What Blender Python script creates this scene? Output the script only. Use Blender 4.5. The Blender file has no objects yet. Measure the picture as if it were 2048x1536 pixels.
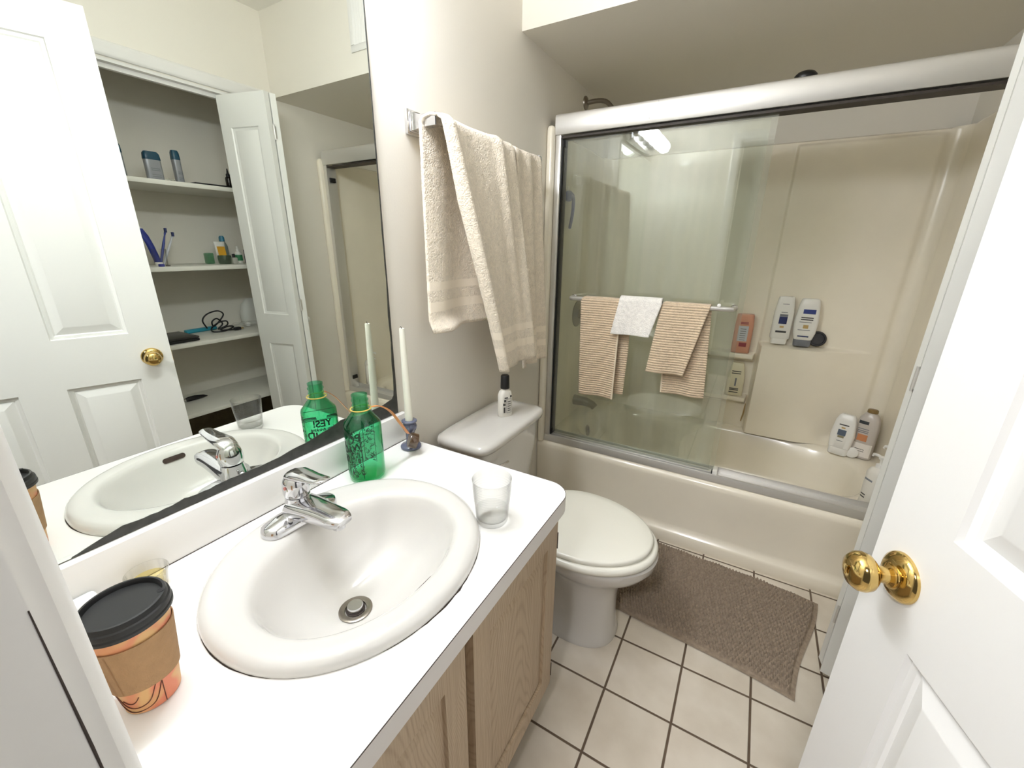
import bpy, bmesh, math, random
from mathutils import Vector, Matrix, noise
random.seed(7)
PI = math.pi
SC = bpy.context.scene
COL = SC.collection
V = Vector

# ---------------------------------------------------------------- materials
def lin(c):
    return tuple(((x/255)/12.92 if x/255 <= .04045 else ((x/255+.055)/1.055)**2.4) for x in c)

MATS = {}
def nd(nt, t, **kw):
    n = nt.nodes.new(t)
    for k, v in kw.items():
        if k in n.inputs: n.inputs[k].default_value = v
        else: setattr(n, k, v)
    return n

def mat(name, col, rough=.5, metal=0, spec=.5, bump=0, bscale=200, bdetail=2, var=0, vscale=6, coat=0, emit=None, estr=0, sss=0):
    """principled material with optional noise bump and soft colour variation"""
    if name in MATS: return MATS[name]
    m = bpy.data.materials.new(name); m.use_nodes = True
    nt = m.node_tree; b = nt.nodes['Principled BSDF']
    c = lin(col)
    b.inputs['Base Color'].default_value = (*c, 1)
    b.inputs['Roughness'].default_value = rough
    b.inputs['Metallic'].default_value = metal
    b.inputs['Specular IOR Level'].default_value = spec
    if coat:
        b.inputs['Coat Weight'].default_value = coat; b.inputs['Coat Roughness'].default_value = .06
    tc = nd(nt, 'ShaderNodeTexCoord')
    if var:
        n = nd(nt, 'ShaderNodeTexNoise', Scale=vscale, Detail=4.)
        nt.links.new(tc.outputs['Object'], n.inputs['Vector'])
        r = nd(nt, 'ShaderNodeMapRange')
        r.inputs['From Min'].default_value = .3; r.inputs['From Max'].default_value = .7
        r.inputs['To Min'].default_value = 1-var; r.inputs['To Max'].default_value = 1+var*.4
        nt.links.new(n.outputs['Fac'], r.inputs['Value'])
        mx = nd(nt, 'ShaderNodeVectorMath', operation='SCALE')
        mx.inputs[0].default_value = c
        nt.links.new(r.outputs['Result'], mx.inputs['Scale'])
        nt.links.new(mx.outputs['Vector'], b.inputs['Base Color'])
    if bump:
        n = nd(nt, 'ShaderNodeTexNoise', Scale=float(bscale), Detail=float(bdetail))
        nt.links.new(tc.outputs['Object'], n.inputs['Vector'])
        bp = nd(nt, 'ShaderNodeBump', Strength=bump, Distance=.002)
        nt.links.new(n.outputs['Fac'], bp.inputs['Height'])
        nt.links.new(bp.outputs['Normal'], b.inputs['Normal'])
    if emit:
        b.inputs['Emission Color'].default_value = (*lin(emit), 1)
        b.inputs['Emission Strength'].default_value = estr
    if sss:
        b.inputs['Subsurface Weight'].default_value = sss
        b.inputs['Subsurface Radius'].default_value = (.01, .008, .006)
    MATS[name] = m
    return m

def clear_mat(name, tint=(1, 1, 1), f0=.04, edge=0, haze=0, hazecol=(230, 230, 220), gloss_rough=0.0, gain=1.0):
    """thin clear sheet: tinted see-through plus Schlick reflection, plus optional film of scum"""
    if name in MATS: return MATS[name]
    m = bpy.data.materials.new(name); m.use_nodes = True
    nt = m.node_tree; nt.nodes.remove(nt.nodes['Principled BSDF'])
    out = nt.nodes['Material Output']
    tr = nd(nt, 'ShaderNodeBsdfTransparent'); tr.inputs['Color'].default_value = (*tint, 1)
    gl = nd(nt, 'ShaderNodeBsdfGlossy', Roughness=gloss_rough); gl.inputs['Color'].default_value = (1, 1, 1, 1)
    lw = nd(nt, 'ShaderNodeLayerWeight', Blend=.5)
    pw = nd(nt, 'ShaderNodeMath', operation='POWER'); pw.inputs[1].default_value = 5
    nt.links.new(lw.outputs['Facing'], pw.inputs[0])
    mr = nd(nt, 'ShaderNodeMapRange'); mr.inputs['To Min'].default_value = f0*gain; mr.inputs['To Max'].default_value = min(1, gain)
    nt.links.new(pw.outputs[0], mr.inputs['Value'])
    mx = nd(nt, 'ShaderNodeMixShader')
    base = tr
    if edge:      # longer path through the wall where it is seen edge-on: more of the tint is absorbed
        p2 = nd(nt, 'ShaderNodeMath', operation='POWER'); p2.inputs[1].default_value = 2.2
        nt.links.new(lw.outputs['Facing'], p2.inputs[0])
        cm = nd(nt, 'ShaderNodeMixRGB'); cm.inputs[1].default_value = (*tint, 1); cm.inputs[2].default_value = (*[t**3*(1-edge) for t in tint], 1)
        nt.links.new(p2.outputs[0], cm.inputs['Fac']); nt.links.new(cm.outputs[0], tr.inputs['Color'])
    if haze:
        df = nd(nt, 'ShaderNodeBsdfDiffuse'); df.inputs['Color'].default_value = (*lin(hazecol), 1)
        tc = nd(nt, 'ShaderNodeTexCoord')
        mp = nd(nt, 'ShaderNodeMapping'); mp.inputs['Scale'].default_value = (14, 1, .8)
        nz = nd(nt, 'ShaderNodeTexNoise', Scale=1.2, Detail=5.)
        nt.links.new(tc.outputs['Object'], mp.inputs['Vector']); nt.links.new(mp.outputs['Vector'], nz.inputs['Vector'])
        hr = nd(nt, 'ShaderNodeMapRange')
        hr.inputs['From Min'].default_value = .35; hr.inputs['From Max'].default_value = .75
        hr.inputs['To Min'].default_value = haze*.5; hr.inputs['To Max'].default_value = haze*1.7
        nt.links.new(nz.outputs['Fac'], hr.inputs['Value'])
        m2 = nd(nt, 'ShaderNodeMixShader')
        nt.links.new(hr.outputs['Result'], m2.inputs['Fac'])
        nt.links.new(tr.outputs[0], m2.inputs[1]); nt.links.new(df.outputs[0], m2.inputs[2])
        base = m2
    nt.links.new(mr.outputs['Result'], mx.inputs['Fac'])
    nt.links.new(base.outputs[0], mx.inputs[1]); nt.links.new(gl.outputs[0], mx.inputs[2])
    nt.links.new(mx.outputs[0], out.inputs['Surface'])
    MATS[name] = m
    return m

def tile_mat():
    m = bpy.data.materials.new('floor_tile'); m.use_nodes = True
    nt = m.node_tree; b = nt.nodes['Principled BSDF']
    tc = nd(nt, 'ShaderNodeTexCoord'); sp = nd(nt, 'ShaderNodeSeparateXYZ')
    nt.links.new(tc.outputs['Object'], sp.inputs[0])
    nzw = nd(nt, 'ShaderNodeTexNoise', Scale=9., Detail=3.)
    nt.links.new(tc.outputs['Object'], nzw.inputs['Vector'])
    masks = []
    for ax, off in (('X', .683), ('Y', 1.0)):
        a = nd(nt, 'ShaderNodeMath', operation='SUBTRACT'); a.inputs[1].default_value = off-20*.2078
        nt.links.new(sp.outputs[ax], a.inputs[0])
        d = nd(nt, 'ShaderNodeMath', operation='DIVIDE'); d.inputs[1].default_value = .2078
        nt.links.new(a.outputs[0], d.inputs[0])
        f = nd(nt, 'ShaderNodeMath', operation='FRACT'); nt.links.new(d.outputs[0], f.inputs[0])
        g = nd(nt, 'ShaderNodeMath', operation='PINGPONG'); g.inputs[1].default_value = .5
        nt.links.new(f.outputs[0], g.inputs[0])
        masks.append(g)
    mn = nd(nt, 'ShaderNodeMath', operation='MINIMUM')
    nt.links.new(masks[0].outputs[0], mn.inputs[0]); nt.links.new(masks[1].outputs[0], mn.inputs[1])
    st = nd(nt, 'ShaderNodeMapRange', interpolation_type='SMOOTHSTEP')
    st.inputs['From Min'].default_value = .012; st.inputs['From Max'].default_value = .022
    nt.links.new(mn.outputs[0], st.inputs['Value'])
    nz = nd(nt, 'ShaderNodeTexNoise', Scale=7., Detail=6.); nt.links.new(tc.outputs['Object'], nz.inputs['Vector'])
    cr = nd(nt, 'ShaderNodeValToRGB')
    cr.color_ramp.elements[0].position = .3; cr.color_ramp.elements[0].color = (*lin((204, 193, 176)), 1)
    cr.color_ramp.elements[1].position = .7; cr.color_ramp.elements[1].color = (*lin((222, 213, 198)), 1)
    nt.links.new(nz.outputs['Fac'], cr.inputs['Fac'])
    gr = nd(nt, 'ShaderNodeValToRGB')
    gr.color_ramp.elements[0].color = (*lin((72, 52, 40)), 1); gr.color_ramp.elements[1].color = (*lin((112, 96, 78)), 1)
    nt.links.new(nzw.outputs['Fac'], gr.inputs['Fac'])
    mx = nd(nt, 'ShaderNodeMixRGB')
    nt.links.new(st.outputs[0], mx.inputs['Fac']); nt.links.new(gr.outputs[0], mx.inputs[1]); nt.links.new(cr.outputs[0], mx.inputs[2])
    nt.links.new(mx.outputs[0], b.inputs['Base Color'])
    b.inputs['Roughness'].default_value = .42
    bp = nd(nt, 'ShaderNodeBump', Strength=.5, Distance=.003)
    nt.links.new(st.outputs[0], bp.inputs['Height']); nt.links.new(bp.outputs['Normal'], b.inputs['Normal'])
    return m

def oak_mat():
    """pickled oak: cathedral figure (parabolic ring contours) over fine vertical pores"""
    m = bpy.data.materials.new('pickled_oak'); m.use_nodes = True
    nt = m.node_tree; b = nt.nodes['Principled BSDF']
    L = nt.links.new
    def M(op, a, b2=None, c=None):
        n = nd(nt, 'ShaderNodeMath', operation=op)
        for i, v in enumerate((a, b2, c)):
            if v is None: continue
            if isinstance(v, (int, float)): n.inputs[i].default_value = v
            else: L(v, n.inputs[i])
        return n.outputs[0]
    tc = nd(nt, 'ShaderNodeTexCoord'); sp = nd(nt, 'ShaderNodeSeparateXYZ'); L(tc.outputs['Object'], sp.inputs[0])
    mpw = nd(nt, 'ShaderNodeMapping'); mpw.inputs['Scale'].default_value = (5, 5, 1.4); L(tc.outputs['Object'], mpw.inputs['Vector'])
    wn = nd(nt, 'ShaderNodeTexNoise', Scale=1.6, Detail=2.); L(mpw.outputs[0], wn.inputs['Vector'])
    dy = M('SUBTRACT', M('ABSOLUTE', sp.outputs['Y']), .205)
    dy = M('ADD', dy, M('MULTIPLY', M('SUBTRACT', wn.outputs['Fac'], .5), .10))
    par = M('MULTIPLY', M('MULTIPLY', dy, dy), 42.)
    h = M('ADD', M('ADD', sp.outputs['Z'], par), M('MULTIPLY', wn.outputs['Fac'], .16))
    ring = M('SINE', M('MULTIPLY', h, 105.))
    ring = M('POWER', M('MULTIPLY_ADD', ring, .5, .5), 3.)
    mp2 = nd(nt, 'ShaderNodeMapping'); mp2.inputs['Scale'].default_value = (260, 260, 6); L(tc.outputs['Object'], mp2.inputs['Vector'])
    n = nd(nt, 'ShaderNodeTexNoise', Scale=1., Detail=3.); L(mp2.outputs[0], n.inputs['Vector'])
    f = M('SUBTRACT', M('MULTIPLY_ADD', n.outputs['Fac'], .5, .45), M('MULTIPLY', ring, .17))
    cr = nd(nt, 'ShaderNodeValToRGB'); e = cr.color_ramp.elements
    e[0].position = .30; e[0].color = (*lin((150, 126, 100)), 1)
    e[1].position = .78; e[1].color = (*lin((192, 172, 146)), 1)
    L(f, cr.inputs['Fac']); L(cr.outputs[0], b.inputs['Base Color'])
    b.inputs['Roughness'].default_value = .5
    bp = nd(nt, 'ShaderNodeBump', Strength=.2, Distance=.001); L(n.outputs['Fac'], bp.inputs['Height']); L(bp.outputs['Normal'], b.inputs['Normal'])
    return m

def towel_mat(name, col, rib=0, bands=()):
    """terry cloth; UV.y is the distance (m) to the hem, bands = smooth woven stripes"""
    m = bpy.data.materials.new(name); m.use_nodes = True
    nt = m.node_tree; b = nt.nodes['Principled BSDF']
    c = lin(col)
    tc = nd(nt, 'ShaderNodeTexCoord'); sp = nd(nt, 'ShaderNodeSeparateXYZ')
    nt.links.new(tc.outputs['UV'], sp.inputs[0])
    nz = nd(nt, 'ShaderNodeTexNoise', Scale=230., Detail=3.); nt.links.new(tc.outputs['Object'], nz.inputs['Vector'])
    n2 = nd(nt, 'ShaderNodeTexNoise', Scale=60., Detail=3.); nt.links.new(tc.outputs['Object'], n2.inputs['Vector'])
    fz = nd(nt, 'ShaderNodeMath', operation='ADD'); nt.links.new(nz.outputs['Fac'], fz.inputs[0]); nt.links.new(n2.outputs['Fac'], fz.inputs[1])
    h = fz.outputs[0]
    if rib:
        mm = nd(nt, 'ShaderNodeMath', operation='MULTIPLY'); mm.inputs[1].default_value = 2*PI/rib
        nt.links.new(sp.outputs['Y'], mm.inputs[0])
        sn = nd(nt, 'ShaderNodeMath', operation='SINE'); nt.links.new(mm.outputs[0], sn.inputs[0])
        ad = nd(nt, 'ShaderNodeMath', operation='MULTIPLY_ADD'); ad.inputs[1].default_value = .38
        nt.links.new(sn.outputs[0], ad.inputs[0]); nt.links.new(h, ad.inputs[2]); h = ad.outputs[0]
    mask = None
    for lo, hi in bands:
        g = nd(nt, 'ShaderNodeMath', operation='COMPARE'); g.inputs[1].default_value = (lo+hi)/2; g.inputs[2].default_value = (hi-lo)/2
        nt.links.new(sp.outputs['Y'], g.inputs[0])
        if mask is None: mask = g.outputs[0]
        else:
            a = nd(nt, 'ShaderNodeMath', operation='MAXIMUM'); nt.links.new(mask, a.inputs[0]); nt.links.new(g.outputs[0], a.inputs[1]); mask = a.outputs[0]
    cr = nd(nt, 'ShaderNodeMapRange'); cr.inputs['From Min'].default_value = .5; cr.inputs['From Max'].default_value = 1.5
    cr.inputs['To Min'].default_value = .80; cr.inputs['To Max'].default_value = 1.12
    nt.links.new(h, cr.inputs['Value'])
    sc = nd(nt, 'ShaderNodeVectorMath', operation='SCALE'); sc.inputs[0].default_value = c
    nt.links.new(cr.outputs[0], sc.inputs['Scale'])
    colout = sc.outputs['Vector']
    bp = nd(nt, 'ShaderNodeBump', Strength=.9, Distance=.004)
    nt.links.new(h, bp.inputs['Height'])
    if mask is not None:
        mx = nd(nt, 'ShaderNodeMixRGB'); nt.links.new(mask, mx.inputs['Fac']); nt.links.new(colout, mx.inputs[1])
        mx.inputs[2].default_value = (*lin(tuple(min(255, x+6) for x in col)), 1); colout = mx.outputs[0]
        iv = nd(nt, 'ShaderNodeMath', operation='MULTIPLY_ADD'); iv.inputs[1].default_value = -.8; iv.inputs[2].default_value = .9
        nt.links.new(mask, iv.inputs[0]); nt.links.new(iv.outputs[0], bp.inputs['Strength'])
    nt.links.new(colout, b.inputs['Base Color'])
    b.inputs['Roughness'].default_value = .95; b.inputs['Specular IOR Level'].default_value = .1
    b.inputs['Sheen Weight'].default_value = .25
    nt.links.new(bp.outputs['Normal'], b.inputs['Normal'])
    return m

PAINT = mat('wall_paint', (230, 225, 214), .55, bump=.12, bscale=160, bdetail=3)
CEIL = mat('ceiling_paint', (238, 235, 227), .7, bump=.3, bscale=120)
TRIM = mat('trim_paint', (230, 228, 224), .38, var=.03)
DOORW = mat('door_paint', (230, 229, 226), .42, bump=.05, bscale=90)
BIF = mat('bifold_paint', (234, 234, 229), .42)
LAM = mat('white_laminate', (244, 242, 239), .35)
LAMSHADE = mat('shaded_laminate', (226, 222, 219), .4)  # counter laminate greyed, so the edge's shade is in the colour
DARKSEAM = mat('dark_seam', (58, 48, 42), .7)
CERAM = mat('sink_ceramic', (221, 218, 213), .12, coat=.4)
TOILC = mat('toilet_china', (212, 209, 203), .13, coat=.4)
SEATC = mat('toilet_seat_plastic', (238, 236, 224), .25)
ACRYL = mat('tub_acrylic', (242, 234, 216), .22, coat=.25, var=.03)
CHROME = mat('chrome', (215, 215, 218), .09, 1)
SATIN = mat('satin_nickel', (150, 142, 132), .28, 1)
ALU = mat('brushed_aluminium', (222, 220, 216), .42, .75, bump=.05, bscale=60)
BRASS = mat('polished_brass', (212, 182, 116), .1, 1)
BLACK = mat('black_plastic', (16, 16, 17), .38)
LIDBLK = mat('cup_lid_plastic', (24, 24, 25), .42)
RUBBER = mat('black_rubber', (20, 18, 17), .7)
OAK = oak_mat()
TILE = tile_mat()
DARKWOOD = mat('closet_floor_wood', (74, 62, 44), .6, var=.2, vscale=20)
MIRROR = mat('mirror_silver', (232, 236, 230), 0.0, 1)
DESILV = mat('mirror_corrosion', (62, 62, 58), .5, var=.4, vscale=60)
SHELFW = mat('shelf_paint', (226, 224, 214), .5, var=.04)
WHITEP = mat('white_plastic', (236, 234, 228), .3)
OFFW = mat('bottle_white', (232, 228, 218), .3)
GLASSM = clear_mat('tumbler_glass', (.978, .978, .974), .03, edge=.40)
WATER = clear_mat('water', (.962, .964, .96), .03, edge=.15)
PANE = clear_mat('shower_glass', (.935, .95, .925), .045, haze=.05, gain=1.15)
GREEN = clear_mat('green_bottle_plastic', (.50, .885, .72), .04, edge=.15)
INK = mat('dark_print', (18, 42, 30), .6)
BLUEGL = mat('blue_grey_glass', (94, 98, 120), .12, coat=.4)
WAX = mat('candle_wax', (240, 238, 224), .45)

# ---------------------------------------------------------------- mesh helpers
def B(): return bmesh.new()

def box(bm, x0, x1, y0, y1, z0, z1, bev=0, seg=2):
    r = bmesh.ops.create_cube(bm, size=1)
    vs = r['verts']
    for v in vs:
        v.co = V(((x0+x1)/2+v.co.x*(x1-x0), (y0+y1)/2+v.co.y*(y1-y0), (z0+z1)/2+v.co.z*(z1-z0)))
    if bev:
        es = list({e for v in vs for e in v.link_edges})
        bmesh.ops.bevel(bm, geom=es, offset=bev, segments=seg, affect='EDGES', profile=.5)
    return bm

def loft(bm, rings, cap0=True, cap1=True, closed=True):
    L = [[bm.verts.new(V(p)) for p in r] for r in rings]
    n = len(L[0])
    for a, b in zip(L, L[1:]):
        for i in range(n if closed else n-1):
            j = (i+1) % n
            try: bm.faces.new((a[i], a[j], b[j], b[i]))
            except ValueError: pass
    if cap0: bm.faces.new(list(reversed(L[0])))
    if cap1: bm.faces.new(L[-1])
    return L

def frame_of(d):
    d = V(d).normalized()
    u = d.orthogonal().normalized()
    return u, d.cross(u)

def lathe(bm, prof, c=(0, 0, 0), d=(0, 0, 1), seg=40, cap0=True, cap1=True):
    """prof: (radius, height along d)"""
    d = V(d).normalized()
    u, w = (V((1, 0, 0)), V((0, 1, 0))) if abs(d.z) > .999 else frame_of(d)
    c = V(c); rings = []
    for r, h in prof:
        r = max(r, 1e-5)
        rings.append([c+d*h+(u*math.cos(2*PI*k/seg)+w*math.sin(2*PI*k/seg))*r for k in range(seg)])
    return loft(bm, rings, cap0, cap1)

def tube(bm, pts, r, seg=10, cap=True):
    pts = [V(p) for p in pts]; n = len(pts)
    rr = r if isinstance(r, (list, tuple)) else [r]*n
    t = (pts[1]-pts[0]).normalized(); u = t.orthogonal().normalized(); rings = []
    for i, p in enumerate(pts):
        t = ((pts[i+1]-pts[i]) if i == 0 else (pts[i]-pts[i-1]) if i == n-1 else (pts[i+1]-pts[i-1])).normalized()
        u = (u-t*u.dot(t)); u = u.normalized() if u.length > 1e-6 else t.orthogonal().normalized()
        w = t.cross(u)
        rings.append([p+(u*math.cos(2*PI*k/seg)+w*math.sin(2*PI*k/seg))*rr[i] for k in range(seg)])
    loft(bm, rings, cap, cap)
    return bm

def spline(pts, n=8):
    """Catmull-Rom through pts"""
    P = [V(p) for p in pts]; P = [P[0]*2-P[1]]+P+[P[-1]*2-P[-2]]; out = []
    for i in range(1, len(P)-2):
        a, b, c, d = P[i-1:i+3]
        for k in range(n):
            t = k/n
            out.append(.5*((2*b)+(c-a)*t+(2*a-5*b+4*c-d)*t*t+(3*b-a-3*c+d)*t**3))
    out.append(P[-2]); return out

def sup(cx, cy, z, a, b, n=2., N=48):
    out = []
    for k in range(N):
        t = 2*PI*k/N; c, s = math.cos(t), math.sin(t)
        out.append(V((cx+a*math.copysign(abs(c)**(2/n), c), cy+b*math.copysign(abs(s)**(2/n), s), z)))
    return out

def grid(bm, f, nu, nv, uvf=None):
    """surface f(u,v), u,v in 0..1"""
    g = [[bm.verts.new(V(f(i/nu, j/nv))) for j in range(nv+1)] for i in range(nu+1)]
    uv = bm.loops.layers.uv.verify() if uvf else None
    for i in range(nu):
        for j in range(nv):
            fc = bm.faces.new((g[i][j], g[i+1][j], g[i+1][j+1], g[i][j+1]))
            if uvf:
                for l, (a, b) in zip(fc.loops, ((i, j), (i+1, j), (i+1, j+1), (i, j+1))):
                    l[uv].uv = uvf(a/nu, b/nv)
    return g

def prism(bm, poly, axis, a, b):
    """extrude a 2-D polygon; axis x: poly=(y,z), y: (x,z), z: (x,y)"""
    def P3(p, t):
        return V((t, p[0], p[1])) if axis == 'x' else V((p[0], t, p[1])) if axis == 'y' else V((p[0], p[1], t))
    return loft(bm, [[P3(p, a) for p in poly], [P3(p, b) for p in poly]])

def finish(bm, name, m, sharp=40, fixn=True):
    if fixn: bmesh.ops.recalc_face_normals(bm, faces=bm.faces)
    me = bpy.data.meshes.new(name); bm.to_mesh(me); bm.free()
    for p in me.polygons: p.use_smooth = True
    me.set_sharp_from_angle(angle=math.radians(sharp))
    if m: me.materials.append(m)
    o = bpy.data.objects.new(name, me); COL.objects.link(o)
    return o

def tag(o, label=None, cat=None, group=None, kind=None):
    if label: o['label'] = label
    if cat: o['category'] = cat
    if group: o['group'] = group
    if kind: o['kind'] = kind
    return o

def thing(name, label, cat, loc=(0, 0, 0), rotz=0, group=None, kind=None):
    o = bpy.data.objects.new(name, None); COL.objects.link(o)
    o.empty_display_size = .05
    o.location = loc; o.rotation_euler = (0, 0, rotz)
    return tag(o, label, cat, group, kind)

def part(name, bm, m, root, par=None, world=True, label=None, sharp=40, fixn=True):
    """a mesh under root (or under the part par); world=True: bm is in world coordinates"""
    if world:
        bmesh.ops.translate(bm, vec=-V(root.location), verts=bm.verts)
    o = finish(bm, name, m, sharp, fixn); o.parent = par or root
    if label: o['label'] = label
    return o

def solo(name, bm, m, label=None, cat=None, group=None, kind=None, sharp=40, fixn=True):
    bm.verts.ensure_lookup_table()
    xs = [v.co for v in bm.verts]
    c = V(((min(p.x for p in xs)+max(p.x for p in xs))/2, (min(p.y for p in xs)+max(p.y for p in xs))/2, min(p.z for p in xs)))
    bmesh.ops.translate(bm, vec=-c, verts=bm.verts)
    o = finish(bm, name, m, sharp, fixn); o.location = c
    return tag(o, label, cat, group, kind)

def struct(name, bm, m, sharp=40, fixn=True):
    o = finish(bm, name, m, sharp, fixn); o['kind'] = 'structure'; return o

def thicken(o, t, offset=0):
    md = o.modifiers.new('thickness', 'SOLIDIFY'); md.thickness = t; md.offset = offset
    return o

_fontcache = {}
def text_bm(s, size, fn, extrude=.0003):
    """text as a bmesh; fn maps flat (x,y,z) to 3-D"""
    cu = bpy.data.curves.new('t', 'FONT'); cu.body = s; cu.size = size; cu.align_x = 'CENTER'; cu.extrude = extrude
    cu.resolution_u = 3; cu.offset = size*.022
    o = bpy.data.objects.new('t', cu); COL.objects.link(o)
    dg = bpy.context.evaluated_depsgraph_get(); dg.update()
    me = bpy.data.meshes.new_from_object(o.evaluated_get(dg))
    bpy.data.objects.remove(o); bpy.data.curves.remove(cu)
    bm = B(); bm.from_mesh(me); bpy.data.meshes.remove(me)
    for v in bm.verts: v.co = V(fn(v.co.x, v.co.y, v.co.z))
    return bm

def join(bm, other):
    me = bpy.data.meshes.new('tmp'); other.to_mesh(me); other.free(); bm.from_mesh(me); bpy.data.meshes.remove(me)
    return bm
# ================================================================ the room
XR, YS, YB, ZC, ZS = 1.567, 1.621, 2.70, 2.51, 2.122
YD = .016                                        # room face of the door wall
struct('floor', box(B(), -.14, 2.2, -1.3, 2.8, -.05, 0), TILE)
struct('wall_left', box(B(), -.12, -.006, YD, YB, 0, ZC), PAINT)
bm = B(); box(bm, -.12, .631, -.10, YD, 0, ZC); box(bm, 1.353, 2.2, -.10, YD, 0, ZC); box(bm, .631, 1.353, -.10, YD, 2.116, ZC)
struct('wall_front', bm, PAINT)
bm = B(); CY0, CY1, CZ = .30, 1.53, 2.088
box(bm, XR, XR+.1, YD, CY0, 0, ZC); box(bm, XR, XR+.1, CY0, CY1, CZ, ZC); box(bm, XR, XR+.1, CY1, YB, 0, ZC)
struct('wall_right', bm, PAINT)
struct('wall_back', box(B(), -.12, XR+.1, YB, YB+.1, 0, ZC), PAINT)
struct('wall_soffit', box(B(), -.006, XR, YS, YB, ZS, ZC), PAINT)
struct('ceiling', box(B(), -.12, 2.2, -.10, YB+.1, ZC, ZC+.06), CEIL)
# the closet behind the right wall
struct('wall_closet_back', box(B(), 2.08, 2.18, .2, 1.75, 0, ZC), PAINT)
struct('wall_closet_side', box(B(), XR+.1, 2.08, 1.64, 1.72, 0, ZC), PAINT)
struct('wall_closet_near', box(B(), XR+.1, 2.08, .18, .26, 0, ZC), PAINT)
struct('floor_closet', box(B(), XR+.1, 2.08, .26, 1.64, 0, .012), DARKWOOD)
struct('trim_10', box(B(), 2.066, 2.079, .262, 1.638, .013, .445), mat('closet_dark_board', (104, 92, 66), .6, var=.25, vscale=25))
# trims: moulded casing = prism of a stepped profile
CAS = [(0, 0), (0, .009), (.004, .013), (.012, .016), (.022, .0145), (.030, .016), (.046, .017), (.054, .013), (.057, .008), (.057, 0)]
def casing_v(bm, x, y, z0, z1, wdir, ndir):
    """vertical casing strip; (x,y) inner corner, wdir = width direction, ndir = out of the wall"""
    pts = [(x+wdir[0]*w+ndir[0]*d, y+wdir[1]*w+ndir[1]*d) for w, d in CAS]
    prism(bm, pts, 'z', z0, z1)
bm = B()                                          # entry door casing, room side
casing_v(bm, .634, YD, 0, 2.118, (-1, 0), (0, 1)); tr1 = struct('trim_1', bm, TRIM, 30)
for za, zb in ((.80, 1.02), (1.035, 1.215)):
    bm = B(); tube(bm, [(.6403, .0170, za), (.6402, .0172, (za+zb)/2), (.6403, .0168, zb)], [.0002, .0007, .0003], 6)
    o_ = finish(bm, 'paint_crack', DARKSEAM); o_.parent = tr1
bm = B(); casing_v(bm, 1.348, YD, 0, 2.118, (1, 0), (0, 1)); struct('trim_2', bm, TRIM, 30)
bm = B(); prism(bm, [(YD+d, 2.118+w) for w, d in CAS], 'x', .577, 1.405); struct('trim_3', bm, TRIM, 30)
bm = B(); box(bm, .632, .640, -.101, YD+.001, 0, 2.103); box(bm, .6402, .650, -.062, -.030, 0, 2.10, .003); struct('trim_4', bm, TRIM)    # left jamb and stop
bm = B(); box(bm, 1.342, 1.352, -.101, YD+.001, 0, 2.103); box(bm, .632, 1.352, -.101, YD+.001, 2.104, 2.114); struct('trim_5', bm, TRIM)
# closet casing on the right wall
bm = B(); prism(bm, [(XR-d, CZ+.004+w) for w, d in CAS], 'y', CY0-.06, CY1+.063); struct('trim_6', bm, TRIM, 30)
bm = B(); casing_v(bm, XR, CY1+.004, 0, CZ+.004, (0, 1), (-1, 0)); struct('trim_7', bm, TRIM, 30)
bm = B(); casing_v(bm, XR, CY0-.004, 0, CZ+.004, (0, -1), (-1, 0)); struct('trim_8', bm, TRIM, 30)
bm = B(); box(bm, XR+.001, XR+.099, CY0, CY1, CZ-.012, CZ); box(bm, XR+.03, XR+.05, CY0, CY1, CZ-.03, CZ-.012)
struct('trim_9', bm, TRIM)                        # closet head jamb with the track
struct('baseboard_left', box(B(), -.006, .008, .88, 1.84, 0, .085, .003), TRIM)

# ---------------------------------------------------------------- panelled doors
def panel_slab(w, h, t, panels, prof, both=True):
    """slab in local x 0..w, y -t/2..t/2, z 0..h; panels = (x0,x1,z0,z1); prof = [(inset, depth)...] rings into the panel"""
    bm = B()
    xs = sorted({0, w, *[p[0] for p in panels], *[p[1] for p in panels]})
    zs = sorted({0, h, *[p[2] for p in panels], *[p[3] for p in panels]})
    for side in ((-1, 1) if both else (-1,)):
        y0 = side*t/2
        for i in range(len(xs)-1):
            for j in range(len(zs)-1):
                a, b, c, d = xs[i], xs[i+1], zs[j], zs[j+1]
                hit = [p for p in panels if p[0] <= a+1e-6 and p[1] >= b-1e-6 and p[2] <= c+1e-6 and p[3] >= d-1e-6]
                if not hit:
                    bm.faces.new([bm.verts.new((x, y0, z)) for x, z in ((a, c), (b, c), (b, d), (a, d))])
        for p in panels:
            rings = [[V((x, y0-side*dp, z)) for x, z in ((p[0]+q, p[2]+q), (p[1]-q, p[2]+q), (p[1]-q, p[3]-q), (p[0]+q, p[3]-q))] for q, dp in [(0, 0)]+prof]
            loft(bm, rings, cap0=False)
    if not both:
        bm.faces.new([bm.verts.new((x, t/2, z)) for x, z in ((0, 0), (w, 0), (w, h), (0, h))])
    for (x0, x1, z0, z1) in ((0, 0, 0, h), (w, w, 0, h)):
        bm.faces.new([bm.verts.new(q) for q in ((x0, -t/2, z0), (x0, t/2, z0), (x0, t/2, z1), (x0, -t/2, z1))])
    for z in (0, h):
        bm.faces.new([bm.verts.new(q) for q in ((0, -t/2, z), (w, -t/2, z), (w, t/2, z), (0, t/2, z))])
    bmesh.ops.remove_doubles(bm, verts=bm.verts, dist=1e-5)
    return bm
RAISED = [(.003, .007), (.012, .009), (.016, .0125), (.040, .004), (.044, .0025)]

# entry door: hinge corner at HX,HY, swings into the room; free edge at (1.117,.727)
HX, HY = 1.343, .0125
ang = math.atan2(.727-HY, 1.117-HX)               # direction hinge -> free edge
DW = math.hypot(.727-HY, 1.117-HX)
d1 = thing('door_1', None, None, (HX, HY, .012), ang, kind='structure')
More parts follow.
